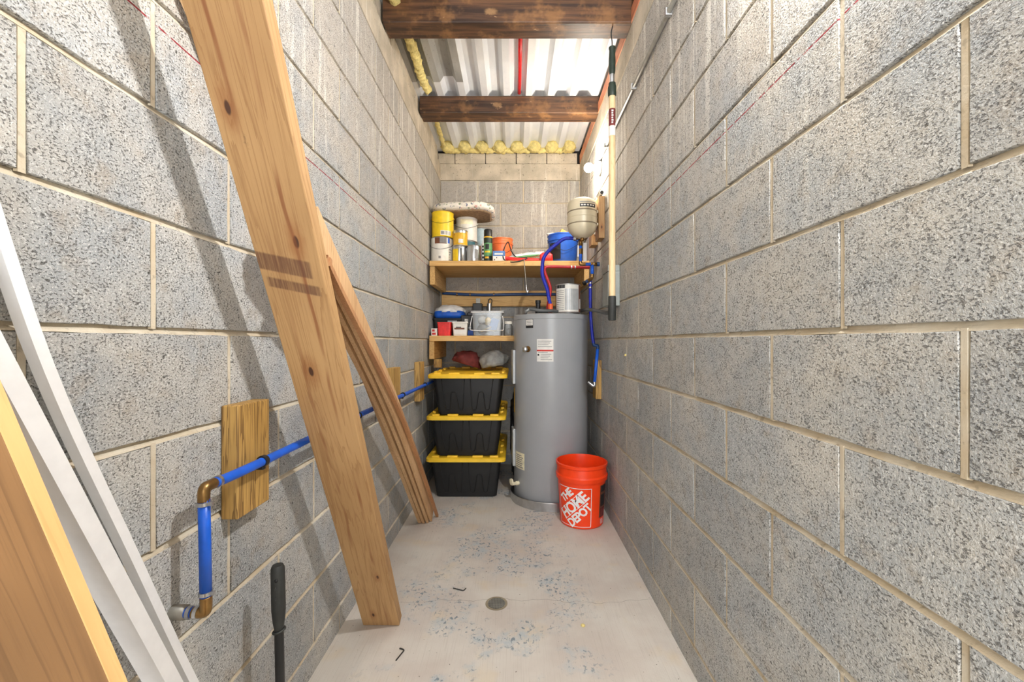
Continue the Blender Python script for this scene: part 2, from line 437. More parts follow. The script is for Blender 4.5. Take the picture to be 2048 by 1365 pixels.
def text_mesh(body, size, ext=0., bold=0., align='CENTER', spacing=1.0, shear=0.):
    cu = bpy.data.curves.new('txt', 'FONT'); cu.body = body; cu.size = size; cu.align_x = align; cu.align_y = 'CENTER'
    cu.offset = bold; cu.space_character = spacing; cu.shear = shear; cu.extrude = ext; cu.resolution_u = 3
    o = bpy.data.objects.new('txt', cu); C.objects.link(o)
    bpy.context.view_layer.update()
    me = bpy.data.meshes.new_from_object(o.evaluated_get(bpy.context.evaluated_depsgraph_get()))
    bpy.data.objects.remove(o); bpy.data.curves.remove(cu)
    bm = bmesh.new(); bm.from_mesh(me); bpy.data.meshes.remove(me)
    return bm

# ------------------------------------------------------------------ the room: block walls
_blk = {}
def block_mesh(L, H, var, mat):
    """face in local xz, outward normal -y; rounded, slightly ragged arrises"""
    key = (round(L, 3), round(H, 3), var, mat)
    if key in _blk: return _blk[key]
    rnd = random.Random(hash((round(L*1000), round(H*1000), var)) & 0xffff)
    bm = bmesh.new(); pts = []
    nu = max(3, int(L/.045)); nv = max(2, int(H/.05))
    for i in range(nu): pts.append((-L/2+L*i/nu, -H/2, 0, -1))
    for i in range(nv): pts.append((L/2, -H/2+H*i/nv, 1, 0))
    for i in range(nu): pts.append((L/2-L*i/nu, H/2, 0, 1))
    for i in range(nv): pts.append((-L/2, H/2-H*i/nv, -1, 0))
    f, g, h = [], [], []
    for (u, v, a, b) in pts:
        j = rnd.uniform(-.0011, .0011); k = rnd.uniform(.0005, .0016)
        cu = 1-k/(L/2); cv = 1-k/(H/2)
        f.append(bm.verts.new((u*cu+a*j, 0, v*cv+b*j)))
        g.append(bm.verts.new((u+a*j, k*.9, v+b*j)))
        h.append(bm.verts.new((u, .02, v)))
    n = len(pts)
    for A, Bq in ((f, g), (g, h)):
        for i in range(n): bm.faces.new((A[i], A[(i+1) % n], Bq[(i+1) % n], Bq[i]))
    bm.faces.new(f)
    me = me_from_bm('concrete_block', bm); me.materials.append(MT[mat])
    for p in me.polygons: p.use_smooth = len(p.vertices) == 4
    _blk[key] = me; return me

MORT = .013
HEADS = []
def lay(parent, u0, u1, joint0, k, place, mat, name='concrete_block', pitch=BL, z0=None, z1=None, half=0):
    z0 = ZM+CH*k if z0 is None else z0; z1 = z0+CH if z1 is None else z1
    if z1 <= 0.03: return
    z0 = max(z0, -.02)
    js = []; n = math.floor((u0-joint0)/pitch)
    u = joint0+pitch*n
    while u < u1+pitch:
        js.append(u); u += pitch
    for i, (a, b) in enumerate(zip(js, js[1:])):
        a2, b2 = max(a, u0), min(b, u1)
        if b2-a2 < .04: continue
        L = (b2-a2)-MORT; H = (z1-z0)-MORT
        loc, rot = place((a2+b2)/2, (z0+z1)/2)
        if a2 > u0+.01: HEADS.append((a2, z0, z1))
        link(name, block_mesh(L, H, (i*7+k*3) % 4, mat), None, parent, loc, (0, 0, rot))

Y0 = 0.15
wl = struct(obj('wall_left', B(XL-.2, XL-.012, YF, YB+.2, -.05, LEDGE-.006), 'mortar'))
wr = struct(obj('wall_right', B(XR+.012, XR+.2, YF, YB+.2, -.05, LEDGE-.006), 'mortar'))
wb = struct(obj('wall_back', B(XL-.2, XR+.2, YB+.012, YB+.2, -.05, LEDGE-.006), 'mortar'))
def bed_joint(parent, u0, u1, z, place, seed):
    """struck joint: flush on the lower arris, raked back under the upper one"""
    rnd = random.Random(seed); bm = bmesh.new(); n = int((u1-u0)/.05); rows = []
    for i in range(n+1):
        j = rnd.uniform(-.0012, .0012); q = rnd.uniform(-.0012, .0012); u = (u0-u1)/2+(u1-u0)*i/n
        rows.append([bm.verts.new((u, w, v)) for w, v in ((.010, -.0075), (.0006, -.0068+j), (.0016, -.0040+j), (.0072+q, .0012), (.0098, .0080))])
    for a, b in zip(rows, rows[1:]):
        for i in range(4): bm.faces.new((a[i], b[i], b[i+1], a[i+1]))
    loc, rot = place((u0+u1)/2, z)
    obj('bed_joint', bm, 'mortar', parent, loc, (0, 0, rot))
def head_joints(parent, place, depth, seed):
    rnd = random.Random(seed); bm = bmesh.new()
    for (u, z0, z1) in HEADS:
        (x_, y_, _), rot = place(u, 0); R3 = Matrix.Rotation(rot, 3, 'Z'); d = depth*rnd.uniform(.5, 1.5); h = rnd.uniform(-.0008, .0008)
        prev = None
        for q in range(5):
            z = z0+.003+(z1-z0-.006)*q/4; e = rnd.uniform(-.0006, .0006)
            cur = [bm.verts.new(R3 @ Vector((a, w, 0))+Vector((x_, y_, z))) for a, w in ((-.006, .006), (-.0046, d), (.0044+e, d+h), (.006, .006))]
            if prev:
                for i in range(3): bm.faces.new((prev[i], prev[i+1], cur[i+1], cur[i]))
            prev = cur
    HEADS.clear()
    o = obj('head_joints', bm, 'mortar', parent); o['kind'] = 'stuff'
for wall, u0, u1, jt, plc, mt, par, dep in (
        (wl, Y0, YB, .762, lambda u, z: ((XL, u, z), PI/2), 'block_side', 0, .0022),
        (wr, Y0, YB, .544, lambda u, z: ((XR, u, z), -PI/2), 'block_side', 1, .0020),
        (wb, XL, XR, -.3226, lambda u, z: ((u, YB, z), 0), 'block', 0, .0015)):
    for k in range(-6, 7):
        lay(wall, u0, u1, jt+(0 if k % 2 == par else BL/2), k, plc, mt)
        if ZM+CH*k > .02: bed_joint(wall, u0, u1, ZM+CH*k, plc, k*13+par)
    head_joints(wall, plc, dep, 5+par)
ZB = ZM+CH*7
for par, rect in ((wl, (XL-.1, XL+.002, YF, YB+.1)), (wr, (XR-.002, XR+.1, YF, YB+.1)), (wb, (XL, XR, YB-.003, YB+.1))):
    obj('bond_beam', B(*rect, ZB, LEDGE, bev=.004), 'bond', par)
# cap course above the ledge
for i, x in enumerate([-.83+.273*j for j in range(-0, 6)]):
    a, b = max(x+.03, XL-.02), min(x+.03+.273, XR+.02)
    if b-a > .05: link('cap_block', block_mesh(b-a-.007, .090, i % 4, 'bond'), None, wb, ((a+b)/2, YB-.002, LEDGE+.048), (0, 0, 0))
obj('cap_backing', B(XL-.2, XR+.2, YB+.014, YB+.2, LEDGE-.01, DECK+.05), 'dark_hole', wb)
obj('cap_backing', B(XL-.2, XL-.022, YF, YB+.2, LEDGE-.01, DECK), 'mortar', wl)
obj('cap_backing', B(XR+.04, XR+.2, YF, YB+.2, LEDGE-.01, DECK), 'mortar', wr)
y = 3.62; i = 0
while y > .2:
    link('cap_block', block_mesh(.262, .112, i % 4, 'bond'), None, wl, (XL-.010, y-.131, LEDGE+.06), (0, 0, PI/2)); y -= .273; i += 1
# unseen front wall; its doorway is added to let the soft fill in
bm = bmesh.new()
box(bm, XL-.2, -.48, YF-.2, YF, -.05, DECK); box(bm, .48, XR+.2, YF-.2, YF, -.05, DECK); box(bm, -.48, .48, YF-.2, YF, 2.06, DECK)
wf = struct(obj('wall_front', bm, 'block'))
fl = struct(obj('floor', B(XL-.2, XR+.2, YF-.6, YB+.2, -.12, 0), 'floor'))

# fluted steel deck: pitch 6 in, narrow flutes hang down
def deck(name, parent, xa, xb, ya, yb, z, mat):
    prof = []; p = .1524; x = -.376-p*4
    seq = [(0, 0), (.043, 0), (.068, .040), (.127, .040)]
    while x < xb+p:
        for dx, dz in seq:
            if xa-1e-4 <= x+dx <= xb+1e-4: prof.append((x+dx, dz))
        x += p
    bm = bmesh.new()
    lo = [[bm.verts.new((px, yy, z+pz)) for px, pz in prof] for yy in (ya, yb)]
    hi = [[bm.verts.new((px, yy, z+pz+.0025)) for px, pz in prof] for yy in (ya, yb)]
    for i in range(len(prof)-1):
        bm.faces.new((lo[0][i], lo[0][i+1], lo[1][i+1], lo[1][i])); bm.faces.new((hi[0][i], hi[0][i+1], hi[1][i+1], hi[1][i]))
    for e in (0, -1):
        bm.faces.new((lo[0][e], lo[1][e], hi[1][e], hi[0][e]))
    return obj(name, bm, mat, parent)
ce = struct(obj('ceiling', B(XL-.25, XR+.25, YF-.2, YB+.25, DECK+.06, DECK+.10), 'deck_grey'))
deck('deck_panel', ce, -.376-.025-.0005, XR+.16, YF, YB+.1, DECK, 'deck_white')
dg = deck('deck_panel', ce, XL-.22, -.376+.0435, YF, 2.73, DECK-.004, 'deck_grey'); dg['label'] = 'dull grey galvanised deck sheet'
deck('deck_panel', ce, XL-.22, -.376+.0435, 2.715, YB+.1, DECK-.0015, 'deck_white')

# beams bearing on the ledge
def beam(y0, y1, z1, label, sag=0):
    o = obj('ceiling_beam', B(-.655, .60, -(y1-y0)/2, (y1-y0)/2, 0, z1-LEDGE, bev=.006, seg=2), 'beam', None, (0, (y0+y1)/2, LEDGE))
    return tag(o, label, 'beam', 'dark beams under the steel deck')
beam(2.885, 3.010, DECK-.0005, 'dark brown wooden ceiling beam nearer the back wall, knot on its face')
beam(2.070, 2.184, DECK-.0005, 'dark brown wooden ceiling beam at top edge of view, cut off')
beam(.058, .168, DECK-.004, 'dark brown wooden ceiling beam carrying the head of the leaning plank')
# reddish nailer on the right ledge
tag(obj('nailer_strip', B(-.018, .018, -1.0, 1.0, 0, .075, bev=.003), 'red_wood', None, (.600, 2.70, LEDGE)), 'reddish wooden nailer strip on the right wall ledge under the deck', 'wood strip')

# spray foam
def foam_string(name, label, pts, r, seed, mat='foam'):
    P = spline(pts, 26)
    bm = tube(P, r, 14, rad=lambda i: r*(1+.35*noise.noise(Vector((i*.33, seed, 1)))+.2*noise.noise(Vector((i*.9, seed, 7)))))
    for v in bm.verts:
        q = v.co*38+Vector((seed, 0, 0)); v.co += Vector((noise.noise(q), noise.noise(q+Vector((9, 0, 0))), noise.noise(q+Vector((0, 9, 0)))))*r*.38
    return tag(obj(name, bm, mat, smooth=True), label, 'spray foam')
foam_string('spray_foam', 'pale yellow expanding foam beaded along top of the back wall',
            [(XL+.05, YB-.03, DECK-.017), (-.3, YB-.03, DECK-.014), (0, YB-.03, DECK-.016), (.3, YB-.03, DECK-.013), (XR-.07, YB-.03, DECK-.016)], .022, 3)
fr = bpy.data.objects['spray_foam']
for i, x in enumerate([-.376+.1524*k+.0965 for k in range(-2, 7)]):
    if XL+.03 < x < XR-.03:
        obj('foam_plug', lump(.060, .05, .050, .30, 2.6, i+20, 3), 'foam', fr, (x, YB-.065, DECK+.004), smooth=True)
foam_string('spray_foam', 'yellow expanding foam bead between deck and left wall cap blocks',
            [(-.585, 1.9, DECK-.012), (-.592, 2.2, DECK-.010), (-.583, 2.45, DECK-.014), (-.592, 2.66, DECK-.012), (-.58, 2.80, DECK-.016)], .026, 9)
foam_string('spray_foam', 'short yellow foam bead behind the nearer beam above left wall',
            [(-.59, 3.05, DECK-.008), (-.60, 3.3, DECK-.01), (-.605, 3.6, DECK-.012)], .017, 14)
tag(obj('red_streak', tube([(.036, 2.19, DECK+.018), (.036, 2.885, DECK+.018)], .012, 12), 'streak_red', smooth=True), 'bright red streak on the steel deck, built as an added tube in a flute', 'tube')  # no real tube: added to draw the red streak of light on the deck

# ------------------------------------------------------------------ lamps and wiring on the right wall
def wall_bulb(name, label, p, mat):
    t = thing(name, label, 'lamp', (XR, p[1], p[2]))
    d = XR-p[0]
    def along(bm):   # lathe about z -> point along -x
        for v in bm.verts: v.co = Vector((-v.co.z, v.co.y, v.co.x))
        return bm
    obj('junction_box', along(lathe([(.045, 0), (.048, .004), (.048, .026), (.040, .030), (0, .030)], 28)), 'white', t, smooth=True, sharp=40)
    obj('socket', along(lathe([(.022, .028), (.022, d-.036), (.016, d-.030), (0, d-.030)], 24)), 'white', t, smooth=True, sharp=40)
    b = bmesh.new(); bmesh.ops.create_uvsphere(b, u_segments=24, v_segments=16, radius=.03)
    obj('bulb', b, mat, t, (-d, 0, 0), smooth=True)
    return t
wall_bulb('wall_lamp', 'glowing round bulb in white holder high on right wall near the back', FAR_LAMP, 'bulb_far')
wall_bulb('wall_lamp', 'glowing round bulb on right wall close to the doorway, above view', NEAR_LAMP, 'bulb_near')
t = thing('conduit_pipe', 'thin grey conduit running along top of right wall', 'conduit', (0, 0, 0))
obj('pipe', tube([(XR-.012, 2.84, 2.315), (XR-.012, .5, 2.315)], .0095, 12), 'conduit', t, smooth=True)
for y in (2.0, 1.55, 2.6):
    obj('strap', B(XR-.025, XR, y-.008, y+.008, 2.302, 2.330, bev=.002), 'steel', t)
tag(obj('lamp_cable', tube(spline([(XR-.012, 2.80, 2.312), (XR-.03, 2.79, 2.30), (XR-.04, 2.80, 2.285), (XR-.03, 2.82, 2.28)]), .004, 8), 'white', smooth=True), 'short white cable from conduit to the glowing bulb', 'cable')

# ------------------------------------------------------------------ leaning lumber
def leaning(name, p0, d, w, th, L, mat, label, cat='plank', xdir=(1, 0, 0), group=None, bev=.002):
    """front face centre-bottom at p0, runs along d; width along xdir, thickness behind the front face"""
    z = Vector(d).normalized(); x = (Vector(xdir)-z*Vector(xdir).dot(z)).normalized(); y = z.cross(x)
    o = obj(name, B(-w/2, w/2, 0, th, 0, L, bev=bev, seg=2), mat)
    o.matrix_world = Matrix((( x.x, y.x, z.x, p0[0]), (x.y, y.y, z.y, p0[1]), (x.z, y.z, z.z, p0[2]), (0, 0, 0, 1)))
    return tag(o, label, cat, group)
leaning('leaning_plank', (-.5085, 1.5955, .001), (.006, -.469, .883), .139, .038, 3.10, 'pine', 'wide pine plank with two brown strap stains, leaning in the foreground', 'plank')
def swept(pts, w, th, n=10):
    """rectangular section; w along x, th along the path normal in the yz plane; pts = front right edge"""
    P = spline(pts, n); S = []
    for i, p in enumerate(P):
        t = (P[min(i+1, len(P)-1)]-P[max(i-1, 0)]).normalized(); x = Vector((1, 0, 0)); x = (x-t*x.dot(t)).normalized(); y = t.cross(x)
        S.append([p-x*w, p, p+y*th, p-x*w+y*th])
    return loft(S)
# strips fanned out behind it, heads towards the left wall
def strip(p, w, th, label, mat='strip'):
    tag(obj('wood_strip', swept(p, w, th, 12), mat), label, 'wood strip', 'thin strips behind the plank')
strip([(-.556, 2.497, .002), (-.566, 1.735, .806), (-.580, 1.40, 1.17), (-.618, .95, 1.60), (-.632, .795, 1.77), (-.638, .66, 1.95)], .019, .045, 'leftmost of the thin wooden strips leaning behind the pine plank')
strip([(-.534, 2.492, .002), (-.536, 1.72, .77), (-.530, .975, 1.36)], .016, .05, 'second thin wooden strip from the left, leaning behind the pine plank')
strip([(-.514, 2.500, .002), (-.512, 1.72, .77), (-.502, .965, 1.36)], .014, .05, 'third thin wooden strip from the left, leaning behind the pine plank')
strip([(-.497, 2.520, .002), (-.492, 1.73, .77), (-.478, .965, 1.35)], .013, .085, 'rightmost pale wooden strip leaning behind the pine plank')
strip([(-.470, 2.585, .002), (-.472, 1.83, .72), (-.462, 1.10, 1.235), (-.456, 1.03, 1.285)], .016, .014, 'wooden strip coloured as shaded, behind the other leaning strips, its foot farthest right', 'strip_shaded')

# white trim boards and orange board by the doorway
tag(obj('white_trim_board', swept([(-.610, .978, .001), (-.628, .806, .429), (-.630, .685, .73), (-.631, .5736, 1.008), (-.632, .5105, 1.21), (-.634, .43, 1.52)], .017, .015), 'white'),
    'thin bowed white trim board leaning on left wall, behind the thicker white one', 'trim board', 'white trim boards')
tag(obj('white_trim_board', swept([(-.583, .919, .001), (-.600, .716, .5025), (-.608, .609, .768), (-.615, .5032, 1.03), (-.620, .40, 1.28)], .040, .024), 'white'),
    'thick straight white trim board leaning between orange board and bowed trim', 'trim board', 'white trim boards')
t = thing('orange_board', 'wide brown wooden board with pale orange edge, leaning nearest at bottom left', 'board', (0, 0, 0))
d = Vector((-.158, -.208, 1)).normalized()
x = Vector((1, 0, 0)); x = (x-d*x.dot(d)).normalized(); yv = d.cross(x)
mw = Matrix(((x.x, yv.x, d.x, -.326), (x.y, yv.y, d.y, .6), (x.z, yv.z, d.z, 0.004), (0, 0, 0, 1)))
t.matrix_world = mw
obj('board_face', B(-.150, -.0008, 0, .015, 0, 1.165, bev=.001), 'orange_wood', t)
e = obj('board_edge', B(-.0008, .0010, .0004, .0146, 0.0, 1.165), 'orange_edge', t); e['label'] = 'pale orange sawn edge'

# black pole against the left wall
t = thing('black_pole', 'black metal pole with ribbed black grip standing against left wall', 'tool handle', (-.556, 1.0, 0), (0, math.radians(-1.2), 0))
obj('shaft', lathe([(.0105, .002), (.0105, .45), (0, .45)], 18), 'black', t, smooth=True, sharp=40)
g = obj('grip', lathe([(.0105, .40), (.0135, .42), (.0155, .445), (.0155, .53), (.0150, .545), (.012, .552), (0, .553)], 24), 'rubber', t, smooth=True, sharp=50)
bm = bmesh.new(); bmesh.ops.create_uvsphere(bm, u_segments=12, v_segments=8, radius=.0042)
obj('hang_hole', bm, 'groove', g, (.004, -.0145, .522), smooth=True)
for i in range(7):
    bm = bmesh.new(); bmesh.ops.create_uvsphere(bm, u_segments=8, v_segments=6, radius=.0012)
    obj('grip_dot', bm, 'black', g, (.002, -.0152, .46+i*.0075), smooth=True)
bm = bmesh.new(); tube([(.0125*math.cos(a), .0125*math.sin(a), .395+.003*math.cos(a)) for a in [2*PI*i/24 for i in range(25)]], .0028, 8, bm)
obj('collar_ring', bm, 'rubber', t, smooth=True)

# treated blocks fixed to walls
def wblock(side, y0, y1, z0, z1, label, th=.038, mat='treated'):
    if side < 0: o = obj('wood_block', B(0, th, -(y1-y0)/2, (y1-y0)/2, 0, z1-z0, bev=.0025), mat, None, (XL+.001, (y0+y1)/2, z0))
    else: o = obj('wood_block', B(-th, 0, -(y1-y0)/2, (y1-y0)/2, 0, z1-z0, bev=.0025), mat, None, (XR-.001, (y0+y1)/2, z0))
    return tag(o, label, 'wood block', 'pipe backing blocks on the walls')
wblock(-1, .935, 1.055, .688, .944, 'large striped wooden block on left wall, nearest, behind the blue pipe elbow')
wblock(-1, 1.50, 1.62, .665, .90, 'wooden block on left wall hidden behind the leaning pine plank')
wblock(-1, 2.146, 2.275, .693, .953, 'wooden block on left wall just right of the leaning strips')
wblock(-1, 2.747, 2.877, .695, .955, 'wooden block with a knot on left wall beside the stacked totes')
wblock(1, 2.79, 2.90, .705, .965, 'small wooden block low on right wall behind the water heater')

# blue supply pipe on the left wall
t = thing('blue_water_pipe', 'bright blue water pipe with brass elbows running along left wall', 'pipe', (0, 0, 0))
PX, PZ, PY = -.598, .806, .803
obj('vertical_run', tube([(PX+.004, PY, .590), (PX+.002, PY, .70), (PX, PY, .785)], .0103, 16), 'blue_pex', t, smooth=True)
obj('long_run', tube(spline([(PX, PY+.024, PZ), (PX, .98, .803), (PX+.001, 1.6, .806), (PX, 2.2, .802), (PX, 2.8, .800), (PX, 3.05, .80)]), .0103, 16), 'blue_pex', t, smooth=True)
e1 = obj('elbow', tube(spline([(PX, PY, .78), (PX, PY, .797), (PX, PY+.004, PZ-.001), (PX, PY+.012, PZ), (PX, PY+.028, PZ)], 5), .0105, 14), 'brass', t, smooth=True)
e2 = obj('elbow', tube(spline([(PX+.004, PY, .597), (PX+.004, PY, .578), (PX+.002, PY, .568), (PX-.008, PY, .566), (PX-.02, PY, .566)], 5), .0105, 14), 'brass', t, smooth=True)
obj('stub', tube([(PX-.018, PY, .566), (XL-.03, PY, .566)], .0098, 14), 'blue_pex', t, smooth=True)
obj('sleeve', tube([(PX-.034, PY, .566), (XL-.02, PY, .566)], .0135, 16), 'conduit', t, smooth=True)
def ring(name, c, ax, r, h, mat, par):
    a = Vector(ax); o = obj(name, cyl(Vector(c)-a*h/2, Vector(c)+a*h/2, r, 18), mat, par, smooth=True, sharp=40); return o
for c, ax in (((PX, PY, .776), (0, 0, 1)), ((PX, PY+.037, PZ), (0, 1, 0)), ((PX+.004, PY, .604), (0, 0, 1)), ((PX-.012, PY, .566), (1, 0, 0)), ((PX-.026, PY, .566), (1, 0, 0))):
    rg = ring('crimp_ring', c, ax, .0122, .007, 'steel', t)
    if ax == (0, 0, 1): obj('crimp_ear', B(c[0]+.010, c[0]+.018, c[1]-.004, c[1]+.002, c[2]-.004, c[2]+.004, bev=.001), 'steel', rg)
for y in (.992, 1.60, 2.24, 2.80):
    cl = obj('pipe_clamp', cyl((PX, y-.006, PZ-.002), (PX, y+.006, PZ-.002), .0135, 18), 'black', t, smooth=True, sharp=40)
    obj('clamp_foot', B(XL+.039, PX+.004, y-.006, y+.006, PZ-.022, PZ-.008, bev=.002), 'black', cl)

# ------------------------------------------------------------------ shelves
SY = 3.13
t = thing('shelf', 'upper pine shelf across the back, crowded with cans and buckets', 'shelf', (0, 0, 0))
obj('board', B(XL+.022, XR-.02, -.29, .285, 0, .038, bev=.002), 'pine2', t, (0, SY+.29, 1.662))
for s, x0, x1 in ((-1, XL+.022, XL+.060), (1, XR-.058, XR-.02)):
    obj('cleat', B(x0, x1, -.26, .26, -.139, -.001, bev=.002), 'pine_y', t, (0, SY+.275, 1.662))
t = thing('shelf', 'lower pine shelf left of the water heater, holding tubs and boxes', 'shelf', (0, 0, 0))
obj('board', B(XL+.022, .0, -.29, .285, 0, .040, bev=.002), 'pine2', t, (0, SY+.29, 1.096))
obj('cleat', B(XL+.018, XL+.056, -.28, .28, -.136, -.001, bev=.002), 'pine_y', t, (0, SY+.295, 1.096))
obj('post', B(XL+.040, XL+.098, -.02, .018, -.205, -.138, bev=.002), 'treated', t, (0, SY+.10, 1.096))
t = tag(obj('back_brace', B(XL+.02, XR-.12, -.019, .019, 0, .137, bev=.002), 'pine2', None, (0, YB-.022, 1.404)), 'horizontal pine board on back wall behind a dark blue pipe', 'board')
t = thing('dark_blue_pipe', 'dark blue water pipe clipped along the board on back wall', 'pipe', (0, 0, 0))
obj('pipe', tube(spline([(XL+.03, YB-.056, 1.518), (-.4, YB-.055, 1.506), (-.2, YB-.057, 1.503), (.05, YB-.056, 1.508), (.45, YB-.056, 1.508)]), .0125, 14), 'navy_pex', t, smooth=True)
for x in (-.60+.10, -.385, -.177): ring('pipe_clip', (x, YB-.056, 1.507), (1, 0, 0), .0148, .010, 'brass', t)
TS = 1.7005   # upper shelf top
LS = 1.1365   # lower shelf top

# ------------------------------------------------------------------ cans and other things on the upper shelf
def can(name, label, x, y, z, R, H, body, wraps=(), cat='can', rim='steel', handle=False, group=None, prints=None):
    t = thing(name, label, cat, (x, y, z), group=group)
    obj('body', lathe([(R*.96, 0), (R, .004), (R, H-.006), (R*.97, H-.003), (0, H-.003)], 40), body, t, smooth=True, sharp=35)
    for zz in (.003, H-.004):
        bm = bmesh.new(); tube([(R*math.cos(a), R*math.sin(a), zz) for a in [2*PI*i/36 for i in range(37)]], .0032, 6, bm)
        obj('rim', bm, rim, t, smooth=True)
    for (a0, a1, z0, z1, m) in wraps:
        obj('label_panel', shell(R+.0007, math.radians(a0), math.radians(a1), z0, z1), m, t, smooth=True)
    if handle:
        zz = H*.78
        pts = spline([(-R-.004, 0, zz), (-R*.9, -R*.62, zz-.03), (0, -R-.006, zz-.055), (R*.9, -R*.62, zz-.03), (R+.004, 0, zz)], 8)
        obj('handle', tube(pts, .0014, 6), 'print', t, smooth=True)
        for s in (-1, 1):
            bm = bmesh.new(); bmesh.ops.create_uvsphere(bm, u_segments=10, v_segments=6, radius=.007)
            obj('handle_lug', bm, rim, t, (s*R, 0, zz), smooth=True)
    return t
def lines(R, a0, a1, zs, h):   # rows of printing as narrow bars
    return [(a0, a1-6*((i*3) % 4), z, z+h, 'print_grey') for i, z in enumerate(zs)]
can('paint_can', 'white paint can at left end of upper shelf, under the yellow can', -.567, 3.272, TS, .083, .198, 'can_white',
    [(-30, 36, .145, .192, 'brown'), (-2, 36, .150, .190, 'print_grey'), (42, 56, .15, .19, 'blue_pkg'), (-8, 4, .03, .05, 'print_grey')]+lines(.083, 50, 70, (.02, .04, .06, .08, .10, .12), .006), handle=True)
can('paint_can', 'yellow paint can with wire handle stacked under the floral cushion', -.560, 3.272, TS+.1995, .084, .197, 'can_yellow',
    [(-2, 56, .010, .046, 'can_white'), (0, 18, .016, .040, 'print_grey')]+[(22+k*5, 24+k*5, .014, .042, 'print') for k in range(6)], rim='can_yellow', handle=True)
can('paint_can', 'small yellow and silver can standing on upper shelf beside white can', -.424, 3.245, TS, .054, .129, 'steel', [(-80, -5, .006, .105, 'can_yellow'), (12, 24, .01, .11, 'print')])
can('paint_can', 'small amber can stacked on the yellow and silver can', -.418, 3.245, TS+.130, .055, .122, 'can_amber',
    [(-70, 60, .098, .118, 'steel'), (-8, 30, .02, .05, 'can_white'), (-46, -40, .08, .092, 'print')])
can('paint_can', 'silver gallon can with teal band under the white pail', -.392, 3.452, TS, .083, .213, 'galv', [(-20, 60, .17, .205, 'teal')])
can('paint_pail', 'white plastic pail with handle, under right half of the cushion', -.392, 3.452, TS+.2145, .086, .19, 'can_white', [(-30, 40, .13, .17, 'cream')], cat='pail', rim='can_white', handle=True)
can('paint_can', 'pale blue tall can behind the white pail on upper shelf', -.285, 3.585, TS, .052, .36, 'pale_blue', cat='can')
can('paint_can', 'plain silver can with grey label next to the spray can', -.312, 3.24, TS, .054, .135, 'steel', [(-80, -20, .006, .12, 'heater_plate'), (10, 40, .03, .10, 'print_grey')])
t = thing('caulk_tube', 'slim white caulk tube standing left of the green spray can', 'tube', (-.246, 3.305, TS))
obj('body', lathe([(.0135, 0), (.0135, .16), (.010, .166), (.004, .168), (.003, .195), (0, .195)], 20), 'white', t, smooth=True, sharp=40)
for z in (.02, .05, .08, .11, .135): obj('print_mark', shell(.0138, -.5, .5, z, z+.016, 6), 'print', t)
t = thing('spray_can', 'green spray can with black cap on upper shelf', 'spray can', (-.201, 3.222, TS))
obj('body', lathe([(.031, 0), (.033, .004), (.033, .19), (.029, .202), (0, .203)], 28), 'green_pkg', t, smooth=True, sharp=40)
obj('label_panel', shell(.0334, -1.5, 1.5, .004, .05, 14), 'dgreen', t, smooth=True)
obj('label_panel', shell(.0334, -1.5, 1.5, .150, .19, 14), 'dgreen', t, smooth=True)
obj('label_panel', shell(.0337, -.7, .5, .075, .088, 10), 'can_yellow', t, smooth=True)
obj('label_panel', shell(.0337, -.6, .3, .10, .14, 10), 'print', t, smooth=True)
obj('label_panel', shell(.0337, -.7, .2, .03, .045, 10), 'can_amber', t, smooth=True)
obj('neck_ring', lathe([(.0338, .190), (.0338, .197), (.03, .203)], 28), 'can_amber', t, smooth=True, sharp=40)
obj('cap', lathe([(.0325, .2005), (.032, .252), (.028, .257), (0, .258)], 28), 'black', t, smooth=True, sharp=40)
def pail(name, label, x, y, z, R0, R1, H, mat, cat='pail', rim=True, handle=None, hz=.8):
    t = thing(name, label, cat, (x, y, z))
    k = lambda zz: R0+(R1-R0)*zz/H
    prof = [(R0*.97, 0), (R0, .004), (k(H*.78), H*.78)]
    if rim: prof += [(k(H*.78)+.005, H*.78+.002), (k(H*.86)+.005, H*.86), (k(H*.86), H*.86+.003), (k(H*.955), H*.955), (k(H)+.003, H*.965), (k(H)+.003, H), ]
    else: prof += [(k(H)+.003, H)]
    prof += [(k(H)-.003, H), (k(H*.5)-.004, H*.5), (R0-.004, .006), (0, .006)]
    obj('body', lathe(prof, 48), mat, t, smooth=True, sharp=35)
    if handle:
        zz = H*hz; R = k(zz)+.006
        pts = spline([(-R, 0, zz), (-R*.85, -R*.6, zz-.05), (0, -R*1.03, zz-handle), (R*.85, -R*.6, zz-.05), (R, 0, zz)], 8)
        obj('handle', tube(pts, .0018, 6), 'print', t, smooth=True)
    return t
pail('small_pail', 'small orange pail on upper shelf behind the small box', -.098, 3.41, TS, .072, .086, .228, 'bucket_small', handle=.09)
t = thing('small_box', 'little white box with blue top band on upper shelf', 'box', (-.115, 3.20, TS))
obj('carton', B(-.046, .046, -.025, .025, 0, .083, bev=.001), 'label', t)
obj('band', B(-.0465, .0465, -.0255, .0255, .045, .0835, bev=.001), 'blue_cloth', t)
obj('print_mark', B(-.034, .030, -.0262, -.0255, .054, .066), 'label', t); obj('print_mark', B(-.036, -.030, -.0258, -.025, .012, .022), 'print', t); obj('print_mark', B(-.02, -.014, -.0258, -.025, .028, .036), 'print', t)
# floral cushion lying over the cans, right end drooping
t = thing('floral_cushion', 'white floral seat cushion lying on the stacked cans', 'cushion', (-.402, 3.405, 2.107))
def cush(ins, z): return [(a*(1+.01*math.sin(3*b*20)), b, z+.004*math.sin(a*14)) for a, b in rrect(.492-2*ins, .425-2*ins, .125-ins*.6, 9)]
obj('cover', loft([cush(.035, .004), cush(.008, .012), cush(.0, .030), cush(.006, .052), cush(.03, .068), cush(.08, .076)]), 'floral', t, smooth=True)
un = obj('underside', loft([cush(.045, -.002), cush(.028, .006)]), 'cushion_under', t, smooth=True); un['label'] = 'brown worn underside'

